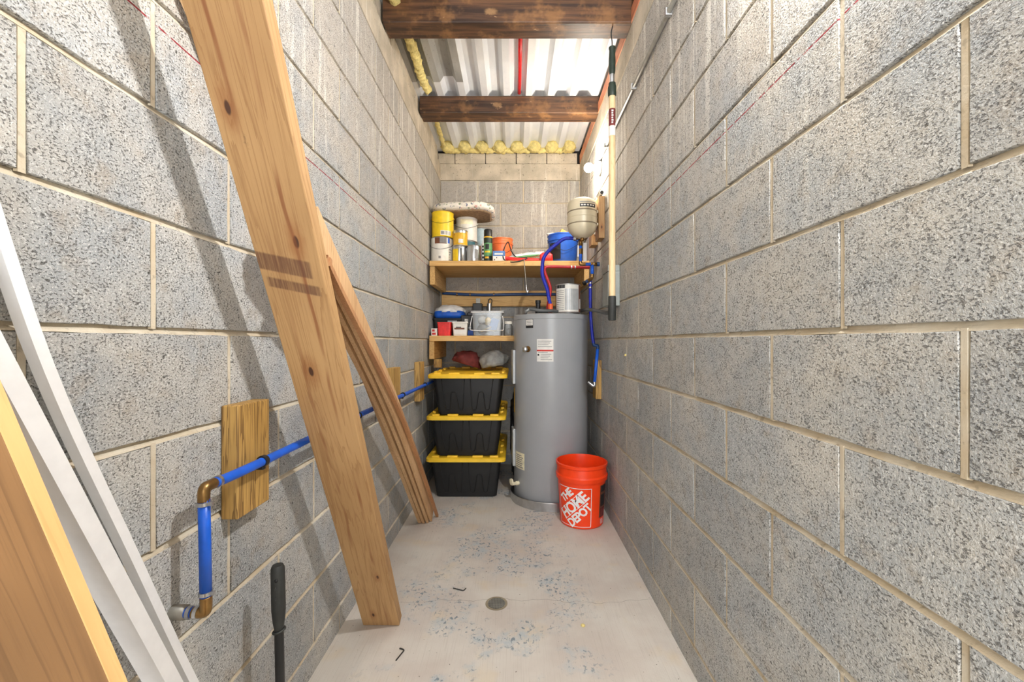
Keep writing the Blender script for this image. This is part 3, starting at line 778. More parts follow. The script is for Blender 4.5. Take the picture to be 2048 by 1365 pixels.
# clutter in the middle of the upper shelf
t = thing('garden_package', 'crumpled white and green plastic package lying in middle of upper shelf', 'package', (.085, 3.31, TS+.072), (math.radians(8), math.radians(-8), .05))
bm = lump(.155, .075, .024, .22, 2.4, 5, 3)
obj('wrapper', bm, 'white_pkg', t, smooth=True)
obj('green_edge', lump(.13, .012, .010, .2, 3, 8, 2), 'green_pkg', t, (-.02, -.070, -.008), smooth=True)
obj('print_mark', B(-.02, .085, -.03, .012, .0215, .0235), 'print', t, rot=(0.1, 0, 0))
t = thing('red_pliers', 'red handled tool lying at front of upper shelf', 'tool', (.10, 3.20, TS+.012))
obj('handle', tube(spline([(-.16, .0, .018), (-.10, -.02, .004), (0, -.03, .002), (.09, -.02, .004)]), .008, 10), 'red_tub', t, smooth=True)
obj('handle', tube(spline([(-.15, .03, .03), (-.06, .015, .02), (.03, .0, .016), (.09, -.005, .01)]), .008, 10), 'red_tub', t, smooth=True)
obj('jaw', lump(.028, .018, .020, .2, 2, 3, 2), 'red_pex', t, (-.165, .012, .018), smooth=True)
t = tag(obj('red_block', loft([[(x_, y_, 0) for x_, y_ in rrect(.105, .07, .015)], [(x_*.9, y_*.9, .055) for x_, y_ in rrect(.105, .07, .015)], [(x_*.55, y_*.6, .07) for x_, y_ in rrect(.105, .07, .015)]]), 'red_tub', None, (.245, 3.19, TS), smooth=True), 'red plastic object on upper shelf in front of the blue bucket', 'plastic part')
tag(obj('black_cable', tube(spline([(.10, 3.145, TS+.02), (.02, 3.12, TS-.010), (-.06, 3.15, TS+.0), (-.085, 3.18, TS+.05), (-.07, 3.2, TS+.12), (-.045, 3.24, TS+.165), (-.02, 3.26, TS+.10), (.02, 3.24, TS+.05), (.10, 3.2, TS+.035)], 8), .0045, 8), 'print', smooth=True), 'thin black cable looped over front edge of upper shelf', 'cable')
t = thing('hanging_wire', 'thin grey wire with a metal clamp hanging below upper shelf', 'wire', (0, 0, 0))
obj('wire', tube(spline([(.075, 3.13, TS+.012), (.078, 3.118, TS-.03), (.083, 3.115, TS-.10), (.092, 3.12, TS-.19)]), .003, 8), 'conduit', t, smooth=True)
obj('clamp', tube(spline([(.092, 3.12, TS-.185), (.094, 3.12, TS-.215), (.100, 3.12, TS-.24), (.106, 3.12, TS-.225)]), .007, 8), 'steel', t, smooth=True)
t = pail('blue_bucket', 'blue plastic bucket with black label at right end of upper shelf', .398, 3.385, TS, .105, .124, .250, 'bucket_blue', 'bucket', handle=.11, hz=.86)
obj('label_panel', shell(.1125, -1.15, -.28, .045, .175, 12, R2=.1205), 'print', t, smooth=True)
obj('label_panel', shell(.1135, -.95, -.45, .075, .115, 10, R2=.1165), 'label', t, smooth=True)
tag(obj('yellow_wedge', B(-.055, .055, -.02, .02, 0, .07, bev=.003), 'straw', None, (.405, 3.40, TS+.222), (0, math.radians(24), .2)), 'tan piece of foam board poking out of blue bucket', 'foam board')
tag(obj('white_rag', lump(.05, .04, .014, .3, 2.5, 12, 3), 'white_pkg', None, (.315, 3.36, TS+.252), (0, .1, 0), smooth=True), 'white rag lying over the left rim of blue bucket', 'rag')

# ------------------------------------------------------------------ lower shelf
t = thing('black_tub', 'black plastic tub on lower shelf under the blue and white package', 'tub', (-.535, 3.47, LS))
obj('body', loft([[(x_*k, y_*k, z) for x_, y_ in rrect(.24, .22, .02)] for k, z in ((.88, 0), (1, .13), (1.05, .132), (1.05, .145))]), 'black', t)
obj('label_panel', B(.0, .075, -.118, -.114, .085, .125), 'heater_plate', t)
t = thing('wipes_package', 'blue and white plastic package resting on black tub, lower shelf', 'package', (-.525, 3.43, LS+.1455))
obj('white_top', lump(.125, .11, .058, .18, 2.6, 4, 4, flat=-.01), 'white_pkg', t, (0, 0, .055), smooth=True)
obj('blue_wrap', loft([[(x_*k, y_*k, z) for x_, y_ in rrect(.245, .215, .05)] for k, z in ((.9, 0), (1.0, .02), (.97, .052), (.75, .062))]), 'blue_pkg', t, smooth=True)
t = thing('red_container', 'square red plastic container at front of lower shelf', 'container', (-.532, 3.215, LS))
obj('body', loft([[(x_*k, y_*k, z) for x_, y_ in rrect(.105, .10, .012)] for k, z in ((.86, 0), (1, .094), (1.06, .096), (1.06, .104), (1, .104), (.98, .10), (.84, .004))]), 'red_tub', t)
t = thing('small_carton', 'tiny red and white carton at left end of lower shelf', 'box', (-.610, 3.20, LS))
obj('carton', B(-.022, .022, -.02, .02, 0, .056, bev=.001), 'label', t)
obj('print_mark', B(-.016, .012, -.0206, -.02, .008, .024), 'print_red', t); obj('print_mark', B(-.016, .004, -.0206, -.02, .032, .048), 'print_red', t)
t = thing('white_container', 'white plastic container with picture label on lower shelf', 'container', (-.412, 3.215, LS))
obj('body', loft([[(x_*k, y_*k, z) for x_, y_ in rrect(.118, .10, .012)] for k, z in ((.86, 0), (.98, .094), (1.06, .096), (1.06, .106), (.9, .108))]), 'can_white', t)
obj('label_panel', B(-.042, .035, -.051, -.0478, .045, .088), 'brown', t, rot=(math.radians(-4), 0, 0))
obj('label_panel', B(-.030, .010, -.0520, -.0485, .058, .080), 'print', t, rot=(math.radians(-4), 0, 0))
obj('label_panel', B(-.042, .035, -.0492, -.046, .008, .040), 'label', t, rot=(math.radians(-4), 0, 0))
t = thing('black_case', 'upright black case with white label beside clear plastic box', 'case', (-.372, 3.345, LS))
obj('body', B(-.05, .05, -.04, .04, 0, .165, bev=.006), 'black', t); obj('label_panel', B(-.02, .008, -.0415, -.0395, .105, .135), 'label', t)
obj('latch', B(-.03, .03, -.044, -.039, .06, .068), 'heater_plate', t); obj('blue_base', B(-.052, .052, -.046, -.036, .004, .045, bev=.002), 'blue_pkg', t)
t = thing('clear_box', 'clear plastic storage box of odd tools on lower shelf', 'plastic box', (-.203, 3.235, LS))
def open_box(w, d, h, taper=.9, th=.003):
    r = lambda k, q: [(x_*k, y_*k, q) for x_, y_ in rrect(w, d, .014)]
    return loft([r(taper, 0), r(1, h), r(1.05, h), r(1.05, h+.01), r(1-.02, h+.01), r(1-.02, h), r(taper-.02, th)])
obj('body', open_box(.235, .17, .175), 'clear', t, smooth=True, sharp=40)
for z in (.185, .176): obj('rim', tube([(x_*1.04, y_*1.04, z) for x_, y_ in rrect(.24, .175, .014)]+[(.24/2*1.04, (.175/2-.014)*1.04, z)], .0028, 6), 'white', t, smooth=True)
obj('handle', tube(spline([(-.112, -.092, .15), (-.128, -.098, .06), (-.10, -.10, .04), (.10, -.10, .04), (.125, -.098, .06), (.116, -.092, .15)], 6), .0028, 6), 'white', t, smooth=True)
def loose(name, label, cat, bm, mat, loc, rot=(0, 0, 0), smooth=True):
    return tag(obj(name, bm, mat, None, loc, rot, smooth=smooth), label, cat, 'odd tools inside the clear box')
loose('sponge', 'flat blue sponge inside the clear plastic box', 'sponge', B(-.03, .03, -.01, .01, -.045, .045, bev=.003), 'blue_cloth', (-.155, 3.215, LS+.088), (0, .25, 0), False)
loose('dowel', 'short pale wooden dowel inside the clear plastic box', 'dowel', cyl((-.04, 0, -.018), (.04, 0, .018), .006), 'tan_wood', (-.215, 3.185, LS+.05))
loose('brush', 'tan bristle brush inside the clear plastic box', 'brush', lump(.028, .02, .03, .3, 3, 31, 2), 'straw', (-.205, 3.24, LS+.115))
loose('metal_rod', 'white metal rod on floor of the clear plastic box', 'rod', cyl((-.06, 0, 0), (.05, 0, .004), .006), 'steel', (-.205, 3.18, LS+.018))
loose('grey_wad', 'crumpled grey wad inside the clear plastic box', 'wad', lump(.045, .035, .035, .35, 3, 33, 3), 'grey_bag', (-.245, 3.25, LS+.055))
loose('white_wad', 'crumpled white wad inside the clear plastic box', 'wad', lump(.03, .025, .03, .35, 3, 35, 3), 'white_pkg', (-.25, 3.21, LS+.125))
t = thing('glass_jar', 'small clear jar between clear box and water heater', 'jar', (-.045, 3.20, LS))
obj('glass', lathe([(.032, 0), (.034, .004), (.034, .075), (.028, .085), (.028, .092), (.026, .092), (.026, .084), (.031, .073), (.031, .006), (0, .006)], 24), 'clear', t, smooth=True, sharp=40)
obj('lid', lathe([(.030, .090), (.030, .108), (.027, .110), (0, .110)], 24), 'can_white', t, smooth=True, sharp=40)
obj('contents', lump(.026, .026, .026, .2, 3, 40, 2), 'grey_bag', t, (0, 0, .034), smooth=True)
t = thing('tool_case', 'dark tool holder with a blade, behind the clear plastic box', 'tool holder', (-.315, 3.52, LS))
obj('body', B(-.075, .14, -.05, .05, 0, .20, bev=.006), 'dark_bag', t); obj('holster', B(-.03, .05, -.06, .03, .19, .275, bev=.006), 'black', t)
bm = bmesh.new(); box(bm, -.006, .03, -.012, -.008, .27, .32); obj('blade', bm, 'conduit', t)
obj('clip', lathe([(.02, .20), (.022, .24), (.022, .275), (0, .276)], 16), 'steel', t, (.11, -.03, 0), smooth=True, sharp=40)
obj('clip_loop', tube(spline([(.10, -.03, .27), (.10, -.03, .30), (.115, -.03, .315), (.13, -.03, .30), (.125, -.03, .27)]), .004, 8), 'print', t, smooth=True)

# ------------------------------------------------------------------ storage totes
def tote(label, x, y, z, seed):
    t = thing('storage_tote', label, 'storage bin', (x, y, z), group='stacked black totes with yellow lids')
    H = .268
    sec = lambda w, d, q, r=.03: [(a, b+.36, q) for a, b in rrect(w, d, r)]
    obj('body', loft([sec(.405, .62, 0), sec(.424, .645, .006), sec(.486, .715, H-.01), sec(.486, .715, H)]), 'black_tote', t, smooth=True, sharp=40)
    # moulded panel lines on the front
    def front(u, v):
        k = v/H; return (u*(.90+.10*k), .0375-.035*k-.0018, v)
    for sh in (-.2, 0.0):
        u0 = sh+.10
        pr = [(u0-.082, H-.01), (u0-.068, .05), (u0-.062, .038), (u0-.042, .038), (u0-.036, .05), (u0-.022, .155), (u0-.014, .165), (u0+.006, .165), (u0+.014, .155), (u0+.032, .05), (u0+.038, .038), (u0+.056, .038), (u0+.062, .05), (u0+.078, H-.01)]
        obj('panel_rib', tube([front(*p) for p in pr], .0034, 6), 'groove', t, smooth=True)
    lid = obj('lid', loft([sec(.535, .770, H-.006, .035), sec(.552, .785, H-.004, .04), sec(.552, .785, H+.016, .04), sec(.535, .765, H+.024, .035), sec(.50, .73, H+.024, .03), sec(.485, .715, H+.0185, .03)]), 'yellow_lid', t, smooth=True, sharp=40)
    for (a, b) in ((-.235, -.185), (-.13, -.055), (.045, .12), (.165, .225)):
        obj('lid_tab', B(a, b, -.012, .016, H+.012, H+.034, bev=.004), 'yellow_lid', lid); obj('lid_tab', B(a, b, .705, .73, H+.012, H+.034, bev=.004), 'yellow_lid', lid)
    for yy in (.12, .30, .48):
        for s in (-1, 1): obj('lid_tab', B(s*.243-.012, s*.243+.012, yy, yy+.09, H+.012, H+.034, bev=.004), 'yellow_lid', lid)
    return t
tote('black storage tote with yellow lid, bottom of the stack on the floor', -.334, 2.885, 0.0, 1)
tote('black storage tote with yellow lid, middle of the stack', -.331, 2.885, .2875, 2)
tote('black storage tote with yellow lid, top of the stack', -.322, 2.885, .575, 3)
tag(obj('maroon_cloth', lump(.12, .10, .085, .35, 2.0, 51, 3, flat=-.03), 'maroon', None, (-.375, 3.34, .935), (0, .3, .3), smooth=True), 'folded maroon cloth lying on the top tote', 'cloth')
tag(obj('grey_bag', lump(.11, .09, .085, .35, 2.2, 55, 3, flat=-.03), 'grey_bag', None, (-.160, 3.30, .935), (0, -.2, .5), smooth=True), 'crumpled grey plastic bag lying on the top tote', 'bag')
tag(obj('dark_sack', lump(.045, .16, .34, .3, 2.6, 61, 4, flat=-.34), 'dark_bag', None, (.012, 3.43, .345), smooth=True), 'crumpled dark plastic sack between the totes and water heater', 'sack')

# ------------------------------------------------------------------ water heater
HX, HY, HR, HT = .258, 2.94, .258, 1.275
t = thing('water_heater', 'tall grey cylindrical water heater standing in a metal base ring', 'water heater', (HX, HY, 0))
obj('tank', lathe([(HR-.004, .012), (HR, .02), (HR, HT-.035), (HR+.003, HT-.033), (HR+.003, HT-.006), (HR-.006, HT), (0, HT+.006)], 72), 'heater', t, smooth=True, sharp=35)
obj('base_ring', lathe([(HR+.020, 0), (HR+.026, .002), (HR+.026, .055), (HR+.023, .058), (HR+.020, .055), (HR+.018, .008), (0, .008)], 72), 'steel', t, smooth=True, sharp=35)
R_ = math.radians
def sticker(a0, a1, z0, z1, mat, off=.0008, par=t, name='sticker'): return obj(name, shell(HR+off, R_(a0), R_(a1), z0, z1), mat, par, smooth=True)
s1 = sticker(-44, -31, 1.18, 1.238, 'print'); sticker(-43.4, -31.6, 1.198, 1.236, 'label', .0014, s1, 'print_panel')
for i in range(3): sticker(-42, -33, 1.204+i*.010, 1.208+i*.010, 'print_grey', .002, s1, 'print_line')
s2 = sticker(-25, -1.0, .962, 1.108, 'label')
sticker(-25, -1.0, 1.028, 1.039, 'print_red', .0014, s2, 'print_line')
for i in range(11):
    z = .972+i*.012
    if 1.02 < z < 1.045: continue
    sticker(-23.5+(4 if i < 4 else 0), -3-(i*5 % 7), z, z+.004, 'print_grey', .0014, s2, 'print_line')
sticker(-24, -21.5, 1.0, 1.012, 'print', .0014, s2, 'print_line')
s3 = sticker(-72, -47, .235, .345, 'cream')
for i in range(7): sticker(-69, -50-(i*3 % 5), .245+i*.013, .2505+i*.013, 'print_grey', .0014, s3, 'print_line')
s4 = sticker(-86, -79, .60, .77, 'yellow_lid')
for z0, z1 in ((.80, 1.035), (.235, .49)):
    a = R_(-84); o = obj('access_plate', B(-.052, .052, -.020, 0, z0, z1, bev=.004), 'heater_plate', t, (HR*math.sin(a)*.985, -HR*math.cos(a)*.985, 0), (0, 0, a))
a = R_(-43)
def radial(bm, ang, z):
    for v in bm.verts: v.co = Matrix.Rotation(ang, 3, 'Z') @ Vector((v.co.x, -v.co.z, v.co.y)) + Vector((0, 0, z))
    return bm
a = R_(-40)
v = obj('relief_valve', radial(lathe([(.020, HR-.006), (.020, HR+.004), (.013, HR+.006), (.013, HR+.030), (0, HR+.03)], 20), a, 1.042), 'brass', t, smooth=True, sharp=40)
obj('valve_cap', radial(lathe([(.016, HR+.026), (.017, HR+.042), (.010, HR+.048), (0, HR+.048)], 20), a, 1.042), 'steel', v, smooth=True, sharp=40)
a = R_(-62)
v = obj('drain_valve', radial(lathe([(.014, HR-.004), (.014, HR+.02), (.011, HR+.022), (.011, HR+.05), (0, HR+.05)], 18), a, .135), 'cream', t, smooth=True, sharp=40)
obj('valve_wheel', radial(lathe([(.006, HR+.045), (.022, HR+.05), (.022, HR+.058), (0, HR+.06)], 18), a, .150), 'cream', v, smooth=True, sharp=40)
# things on top of the heater
t = thing('heater_conduit', 'grey flexible conduit lying on top of the water heater', 'conduit', (0, 0, 0))
obj('conduit', tube(spline([(.075, 2.78, HT+.004), (.08, 2.77, HT+.025), (.11, 2.76, HT+.033), (.17, 2.755, HT+.022), (.25, 2.76, HT+.020), (.30, 2.80, HT+.020)]), .011, 12), 'dark_conduit', t, smooth=True)
obj('connector', tube([(.072, 2.782, HT+.006), (.079, 2.772, HT+.022), (.105, 2.762, HT+.032)], .0135, 12), 'galv', t, smooth=True)
t = thing('black_fitting', 'small black plumbing fitting on top of the water heater', 'fitting', (.165, 2.86, HT+.004))
obj('post', lathe([(.020, 0), (.020, .03), (.016, .034), (.016, .075), (.019, .078), (.019, .095), (0, .096)], 18), 'black', t, smooth=True, sharp=40)
obj('arm', cyl((0, 0, .02), (.075, .0, .02), .016), 'rubber', t, smooth=True, sharp=40)
t = can('paint_can', 'paint can with text-covered white label on top of water heater', .366, 2.83, HT+.0065, .083, .195, 'brown', [(-75, 50, .008, .188, 'can_white'), (-72, -20, .165, .187, 'print'), (-22, 48, .02, .16, 'heater_plate'), (56, 76, .03, .095, 'label')]
        +[(-70, -26, .02+.0125*i, .024+.0125*i, 'print_grey') for i in range(11)])

# bright plumbing at right rear
PYY = 2.80
t = thing('corrugated_hose', 'blue corrugated flexible hose arching down to the water heater', 'hose', (0, 0, 0))
hp = [(.398, 1.787), (.338, 1.783), (.288, 1.749), (.234, 1.703), (.200, 1.655), (.190, 1.601), (.190, 1.546), (.205, 1.492), (.224, 1.440), (.231, 1.398), (.245, 1.335)]
P = spline([(x_, PYY, z_) for x_, z_ in hp], 22)
obj('hose', tube(P, .012, 12, rad=lambda i: .0135 if i % 3 == 0 else .0112), 'blue_flex', t, smooth=True)
obj('collar', cyl(P[-1]+Vector((0, 0, .01)), P[-1]-Vector((0, 0, .05)), .0165, 16), 'orange_fit', t, smooth=True, sharp=40)
obj('nipple', cyl((.2455, PYY, 1.29), (.2465, PYY, HT-.01), .010, 12), 'brass', t, smooth=True)
t = thing('red_water_pipe', 'red water pipe running under shelf edge and down to the heater', 'pipe', (0, 0, 0))
rp = [(.520, 1.602), (.42, 1.604), (.30, 1.607), (.235, 1.607), (.216, 1.600), (.211, 1.575), (.225, 1.535), (.242, 1.49), (.250, 1.455), (.244, 1.40), (.232, 1.33), (.230, HT+.003)]
obj('pipe', tube(spline([(x_, 2.865, z_) for x_, z_ in rp], 6), .0102, 12), 'red_pex', t, smooth=True)
for x in (.395, .42): ring('crimp_ring', (x, 2.865, 1.6045), (1, 0, 0), .0122, .008, 'steel', t)

t = thing('valve_assembly', 'brass valves and blue pipe feeding the beige expansion tank', 'pipework', (0, 0, 0))
obj('cross_pipe', cyl((.40, PYY, 1.787), (.485, PYY, 1.787), .011, 14), 'brass', t, smooth=True)
obj('union', cyl((.398, PYY, 1.787), (.415, PYY, 1.787), .017, 8), 'steel', t)
obj('union', cyl((.43, PYY, 1.787), (.452, PYY, 1.787), .016, 8), 'navy_pex', t)
obj('tee', cyl((.447, PYY, 1.79), (.447, PYY, 1.735), .013, 12), 'brass', t, smooth=True)
obj('drop_pipe', cyl((.447, PYY, 1.74), (.447, PYY, 1.615), .0105, 12), 'blue_pex', t, smooth=True)
obj('ball_valve', cyl((.447, PYY, 1.715), (.447, PYY, 1.680), .0165, 8), 'brass', t)
obj('paper_tag', B(.425, .433, PYY-.014, PYY-.012, 1.66, 1.735, bev=.0005), 'white', t); obj('paper_tag', B(.463, .487, PYY-.010, PYY-.008, 1.63, 1.755, bev=.0005), 'white', t, rot=(0, 0, 0))
obj('lower_elbow', tube(spline([(.447, PYY, 1.63), (.447, PYY, 1.615), (.46, PYY, 1.612), (.48, PYY, 1.612)]), .012, 12), 'brass', t, smooth=True)
obj('lower_pipe', cyl((.47, PYY, 1.612), (.53, PYY, 1.612), .0105, 12), 'blue_pex', t, smooth=True)
obj('lower_tee', cyl((.515, PYY, 1.612), (.56, PYY, 1.612), .0125, 12), 'brass', t, smooth=True)
obj('stop_cap', cyl((.556, PYY, 1.612), (.574, PYY, 1.612), .015, 12), 'navy_pex', t, smooth=True, sharp=40)
obj('down_pipe', cyl((.525, PYY, 1.61), (.525, PYY, 1.535), .0115, 12), 'blue_pex', t, smooth=True)
obj('branch_tee', tube(spline([(.525, PYY, 1.545), (.522, PYY, 1.52), (.505, PYY-.01, 1.505), (.49, PYY-.015, 1.497)]), .0125, 12), 'brass', t, smooth=True)
obj('branch_pipe', cyl((.505, PYY-.01, 1.506), (.474, PYY-.02, 1.485), .0115, 12), 'navy_pex', t, smooth=True)
obj('branch_nut', cyl((.476, PYY-.02, 1.486), (.462, PYY-.022, 1.477), .0145, 8), 'black', t)
obj('feed_pipe', tube(spline([(.512, PYY, 1.50), (.512, PYY, 1.42), (.514, PYY, 1.30), (.520, PYY, 1.20), (.528, PYY, 1.12), (.536, PYY, 1.075)]), .0105, 12), 'blue_flex', t, smooth=True)
for z in (1.455, 1.485): ring('crimp_ring', (.512, PYY, z), (0, 0, 1), .0128, .008, 'steel', t)
obj('offset_elbow', tube(spline([(.535, PYY, 1.082), (.537, PYY, 1.070), (.545, PYY, 1.066), (.558, PYY, 1.064), (.562, PYY, 1.056), (.562, PYY, 1.04)]), .0112, 12), 'navy_pex', t, smooth=True)
PB = .534
obj('riser', cyl((.562, PYY, 1.045), (PB, 2.765, .815), .0105, 12), 'blue_pex', t, smooth=True)
obj('foot_elbow', tube(spline([(PB, 2.765, .825), (PB, 2.765, .80), (PB-.012, 2.765, .80), (PB-.04, 2.775, .823)]), .011, 12), 'steel', t, smooth=True)

# expansion tank
t = thing('expansion_tank', 'beige expansion tank with black label strapped to block on right wall', 'expansion tank', (.450, 2.75, 1.775))
R = .097
obj('vessel', lathe([(0, 0), (.03, .002), (.065, .018), (.088, .045), (R, .075), (R, .21), (.09, .236), (.06, .252), (.02, .258), (0, .258)], 48), 'beige', t, smooth=True)
for z in (.083, .128, .165): obj('seam', lathe([(R, z-.004), (R+.0025, z-.002), (R+.0025, z+.002), (R, z+.004)], 48, cap=False), 'beige' if z == .128 else 'tank_seam', t, smooth=True)
s = obj('label_panel', shell(R+.001, R_(-18), R_(48), .178, .200), 'print', t, smooth=True)
for a in (-14, -4, 8, 20, 32): obj('print_mark', shell(R+.0018, R_(a), R_(a+8), .185, .194, 4), 'label', s)
obj('label_panel', shell(R+.001, R_(-18), R_(48), .207, .212), 'print_grey', t, smooth=True)
obj('nozzle', cyl((0, 0, .004), (0, 0, -.02), .012, 12), 'brass', t, smooth=True)
obj('air_cap', lathe([(.016, .255), (.016, .266), (0, .268)], 16), 'pale_blue', t, (-.01, 0, 0), smooth=True, sharp=40)
for z in (.083, .165): obj('strap_bracket', B(R-.012, R+.012, -.035, -.012, z-.008, z+.008, bev=.001), 'beige', t)
o = tag(obj('tank_mount', B(-.038, 0, -.06, .06, 0, .272, bev=.002), 'pine', None, (XR-.001, 2.75, 1.762)), 'vertical pine block on right wall holding the beige tank', 'wood block')
tag(obj('pipe_mount', B(-.045, 0, -.05, .05, 0, .075, bev=.002), 'pine', None, (XR-.001, 2.965, 1.768)), 'short pine block on right wall below the beige tank', 'wood block')
t = thing('pipe_stub', 'short grey pipe with black open end above the tank block', 'pipe', (XR-.022, 2.68, 2.052))
obj('pipe', cyl((0, 0, 0), (0, .09, 0), .013, 18), 'galv', t, smooth=True, sharp=40); obj('bore', cyl((0, -.0006, 0), (0, .004, 0), .0105, 18), 'groove', t, smooth=True, sharp=40)

# electrical box
t = thing('electrical_box', 'grey electrical disconnect box on right wall behind the pole', 'electrical box', (XR, 2.38, 1.290))
obj('case', B(-.060, 0, -.072, .072, 0, .222, bev=.003), 'box_grey', t)
obj('cover', B(-.066, -.0605, -.066, .066, .004, .190, bev=.003), 'box_grey', t); obj('hinge_lip', B(-.068, -.002, -.075, .075, .192, .226, bev=.002), 'box_grey', t)
obj('knockout', cyl((-.03, .02, -.014), (-.03, .02, .004), .013, 14), 'galv', t, smooth=True, sharp=40)
tag(obj('flexible_whip', tube(spline([(XR-.03, 2.40, 1.274), (XR-.032, 2.415, 1.262), (XR-.045, 2.47, 1.262), (.515, 2.60, 1.285), (.482, 2.72, 1.300), (.468, 2.84, 1.304), (.44, 2.97, 1.300), (.38, 3.04, 1.292)], 12), .011, 10, rad=lambda i: .0122 if i % 2 else .0108), 'dark_conduit', smooth=True), 'dark flexible conduit from electrical box to top of water heater', 'conduit')

# extension pole hanging from the front beam
t = thing('extension_pole', 'wooden extension pole with dark green collar and black rubber end, hanging from the beam', 'pole', (.499, 2.12, 0))
obj('rubber_end', lathe([(.017, 1.198), (.0195, 1.204), (.0195, 1.318), (.018, 1.322), (0, 1.322)], 22), 'rubber', t, smooth=True, sharp=40)
obj('shaft', lathe([(.0165, 1.318), (.0165, 2.30), (.016, 2.345), (0, 2.345)], 22), 'tan_wood', t, smooth=True, sharp=40)
lb = obj('label_panel', shell(.0169, R_(-88), R_(88), 2.185, 2.272), 'maroon', t, smooth=True)
obj('label_panel', shell(.0169, R_(-88), R_(88), 2.135, 2.184), 'label', t, smooth=True)
for i in range(6): obj('print_mark', shell(.0173, R_(-22), R_(4+6*(i % 2)), 2.195+i*.012, 2.203+i*.012, 4), 'label', lb)
obj('locking_collar', lathe([(.0175, 2.338), (.021, 2.345), (.0215, 2.385), (.018, 2.40), (.018, 2.405), (0, 2.405)], 22), 'dgreen', t, smooth=True, sharp=40)
obj('inner_tube', lathe([(.0125, 2.40), (.0125, 2.46), (0, 2.46)], 20), 'steel', t, smooth=True, sharp=40)
obj('top_grip', lathe([(.0135, 2.45), (.0165, 2.47), (.0175, 2.52), (.0145, 2.575), (.017, 2.582), (.017, 2.588), (0, 2.588)], 22), 'dgreen', t, smooth=True, sharp=40)
obj('hook_wire', tube(spline([(0, 0, 2.585), (0, 0, 2.62), (-.006, -.01, 2.66), (.004, -.048, 2.70)]), .0028, 8), 'print', t, smooth=True)

# ------------------------------------------------------------------ orange bucket with its print
BX, BY = .411, 2.538
t = thing('orange_bucket', 'bright orange bucket with white lettering beside the water heater', 'bucket', (BX, BY, 0))
R0, R1, BH = .129, .149, .368
kr = lambda z: R0+(R1-R0)*z/BH
prof = [(R0*.95, 0), (R0, .006), (kr(.27), .27), (kr(.27)+.010, .272), (kr(.30)+.011, .295), (kr(.31)+.004, .303), (kr(.345), .345), (kr(.36)+.006, .350), (kr(.37)+.006, .366), (kr(.37)-.002, BH), (kr(.35)-.004, .35), (R0-.004, .008), (0, .008)]
obj('shell', lathe(prof, 64), 'bucket', t, smooth=True, sharp=35)
def wrap(bm, ang0, z0, off):
    for v in bm.verts:
        u, w = v.co.x, v.co.y; z = z0+w; r = kr(z)+off; a = ang0+u/R0
        v.co = Vector((r*math.sin(a), -r*math.cos(a), z))
    return bm
A0 = R_(-29); Z0 = .128; HW = .098; HH = .112
bm = bmesh.new()
def bar(bm, u0, v0, u1, v1, w, n=14):
    d = Vector((u1-u0, v1-v0)); nn = Vector((-d.y, d.x)).normalized()*w/2; prev = None
    for i in range(n+1):
        p = Vector((u0, v0))+d*i/n
        a, b = bm.verts.new((p.x+nn.x, p.y+nn.y, 0)), bm.verts.new((p.x-nn.x, p.y-nn.y, 0))
        if prev: bm.faces.new((prev[0], a, b, prev[1]))
        prev = (a, b)
for q in ((-HW, -HH, HW, -HH), (HW, -HH, HW, HH), (HW, HH, -HW, HH), (-HW, HH, -HW, -HH)): bar(bm, *q, .0035)
lg = obj('logo_frame', wrap(bm, A0, Z0, .0010), 'white', t)
for body, size, cu, cv in (('THE', .052, -.042, .062), ('HOME', .074, .0, .008), ('DEPOT', .056, .034, -.046)):
    bm = text_mesh(body, size, bold=.0022, spacing=.92)
    bmesh.ops.subdivide_edges(bm, edges=[e for e in bm.edges if e.calc_length() > .02], cuts=2)
    bmesh.ops.triangulate(bm, faces=bm.faces)
    for v in bm.verts:
        v.co.y *= 1.18; x_, y_ = v.co.x, v.co.y; c, s = math.cos(R_(45)), math.sin(R_(45))
        v.co = Vector((cu+x_*c-y_*s, cv+x_*s+y_*c, 0))
    obj('logo_lettering', wrap(bm, A0, Z0, .0012), 'white', lg)
bm = bmesh.new()
for (off) in (.034, -.024):
    L = .10
    c, s = math.cos(R_(45)), math.sin(R_(45))
    cu, cv = -off*s*1.0, off*c+.005
    bar(bm, cu-L*c*.95, cv-L*s*.95, cu+L*c*.85, cv+L*s*.85, .0030)
for v in bm.verts: v.co.x = max(-HW, min(HW, v.co.x)); v.co.y = max(-HH, min(HH, v.co.y))
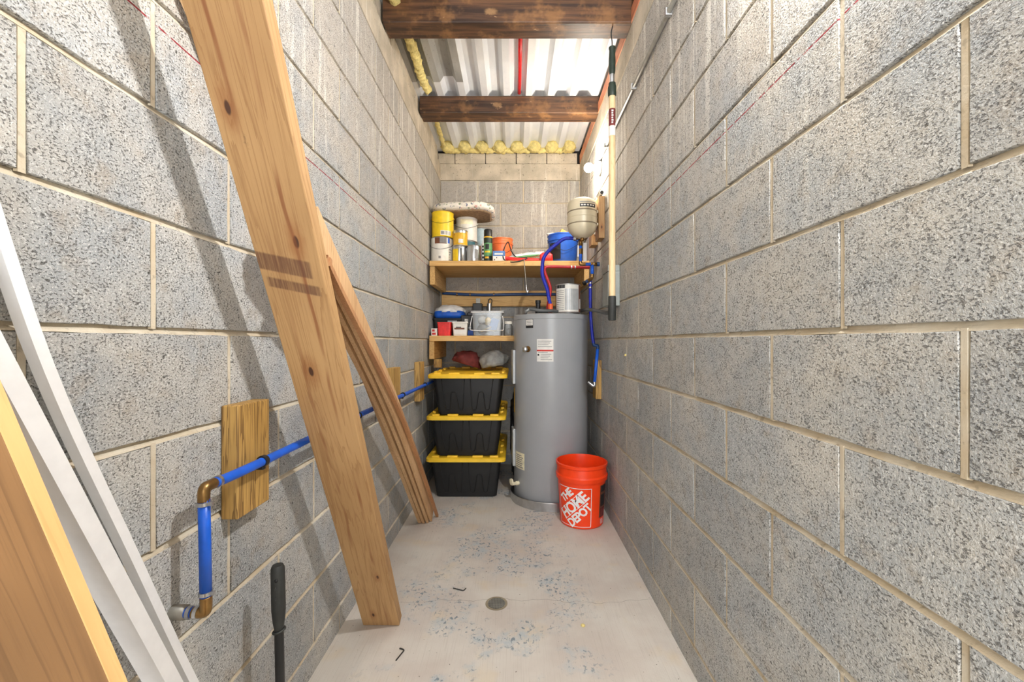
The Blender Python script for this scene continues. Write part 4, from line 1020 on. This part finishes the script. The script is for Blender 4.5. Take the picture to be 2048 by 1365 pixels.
obj('logo_rule', wrap(bm, A0, Z0, .0010), 'white', lg)
wp = obj('warning_panel', shell(kr(.03)+.001, R_(40), R_(68), .055, .250, 10, R2=kr(.25)+.001), 'brown', t, smooth=True)
for z0, z1, m in ((.21, .247, 'print'), (.125, .195, 'print'), (.06, .115, 'maroon')):
    obj('print_mark', shell(kr(z0)+.0016, R_(43), R_(65), z0, z1, 8, R2=kr(z1)+.0016), m, wp, smooth=True)
for i in range(5): obj('print_mark', shell(kr(.02)+.0012, R_(46), R_(60), .020+i*.006, .0225+i*.006, 5), 'white', t)

# ------------------------------------------------------------------ small things on the floor
t = thing('floor_drain', 'round metal floor drain in the concrete floor', 'drain', (-.073, 1.731, 0))
obj('recess', lathe([(.046, .0006), (.046, .0012), (0, .0012)], 40), 'tank_seam', t)
obj('sump', lathe([(.036, .0012), (.036, .0016), (0, .0016)], 32), 'dark_hole', t)
bm = bmesh.new()
for i in range(-5, 6):
    h = math.sqrt(max(0, .036**2-(i*.0064)**2)); 
    box(bm, -h, h, i*.0064-.0011, i*.0064+.0011, .0014, .0030)
    box(bm, i*.0064-.0008, i*.0064+.0008, -h, h, .0014, .0026)
g = obj('grate', bm, 'conduit', t)
def key(label, p, a):
    o = obj('hex_key', tube(spline([(0, 0, .003), (.03, 0, .003), (.046, 0, .003), (.050, .002, .003), (.052, .008, .003), (.052, .020, .003)], 4), .0024, 6), 'drain', None, (p[0], p[1], 0), (0, 0, a))
    return tag(o, label, 'hex key', 'hex keys on the floor')
key('bent black hex key on floor, left of the drain', (-.268, 1.835, 0), R_(-22))
key('bent black hex key on floor, near the plank foot', (-.402, 1.418, 0), R_(72))
tag(obj('foam_crumb', lump(.009, .007, .006, .3, 3, 71, 2, flat=-.003), 'foam', None, (.264, 1.594, .003), smooth=True), 'tiny yellow foam crumb on floor right of the drain', 'foam crumb')
tag(obj('foam_crumb', lump(.006, .006, .007, .3, 3, 73, 2), 'foam', None, (XR-.004, 2.18, 1.02), smooth=True), 'tiny pale foam crumb stuck to right wall', 'foam crumb')
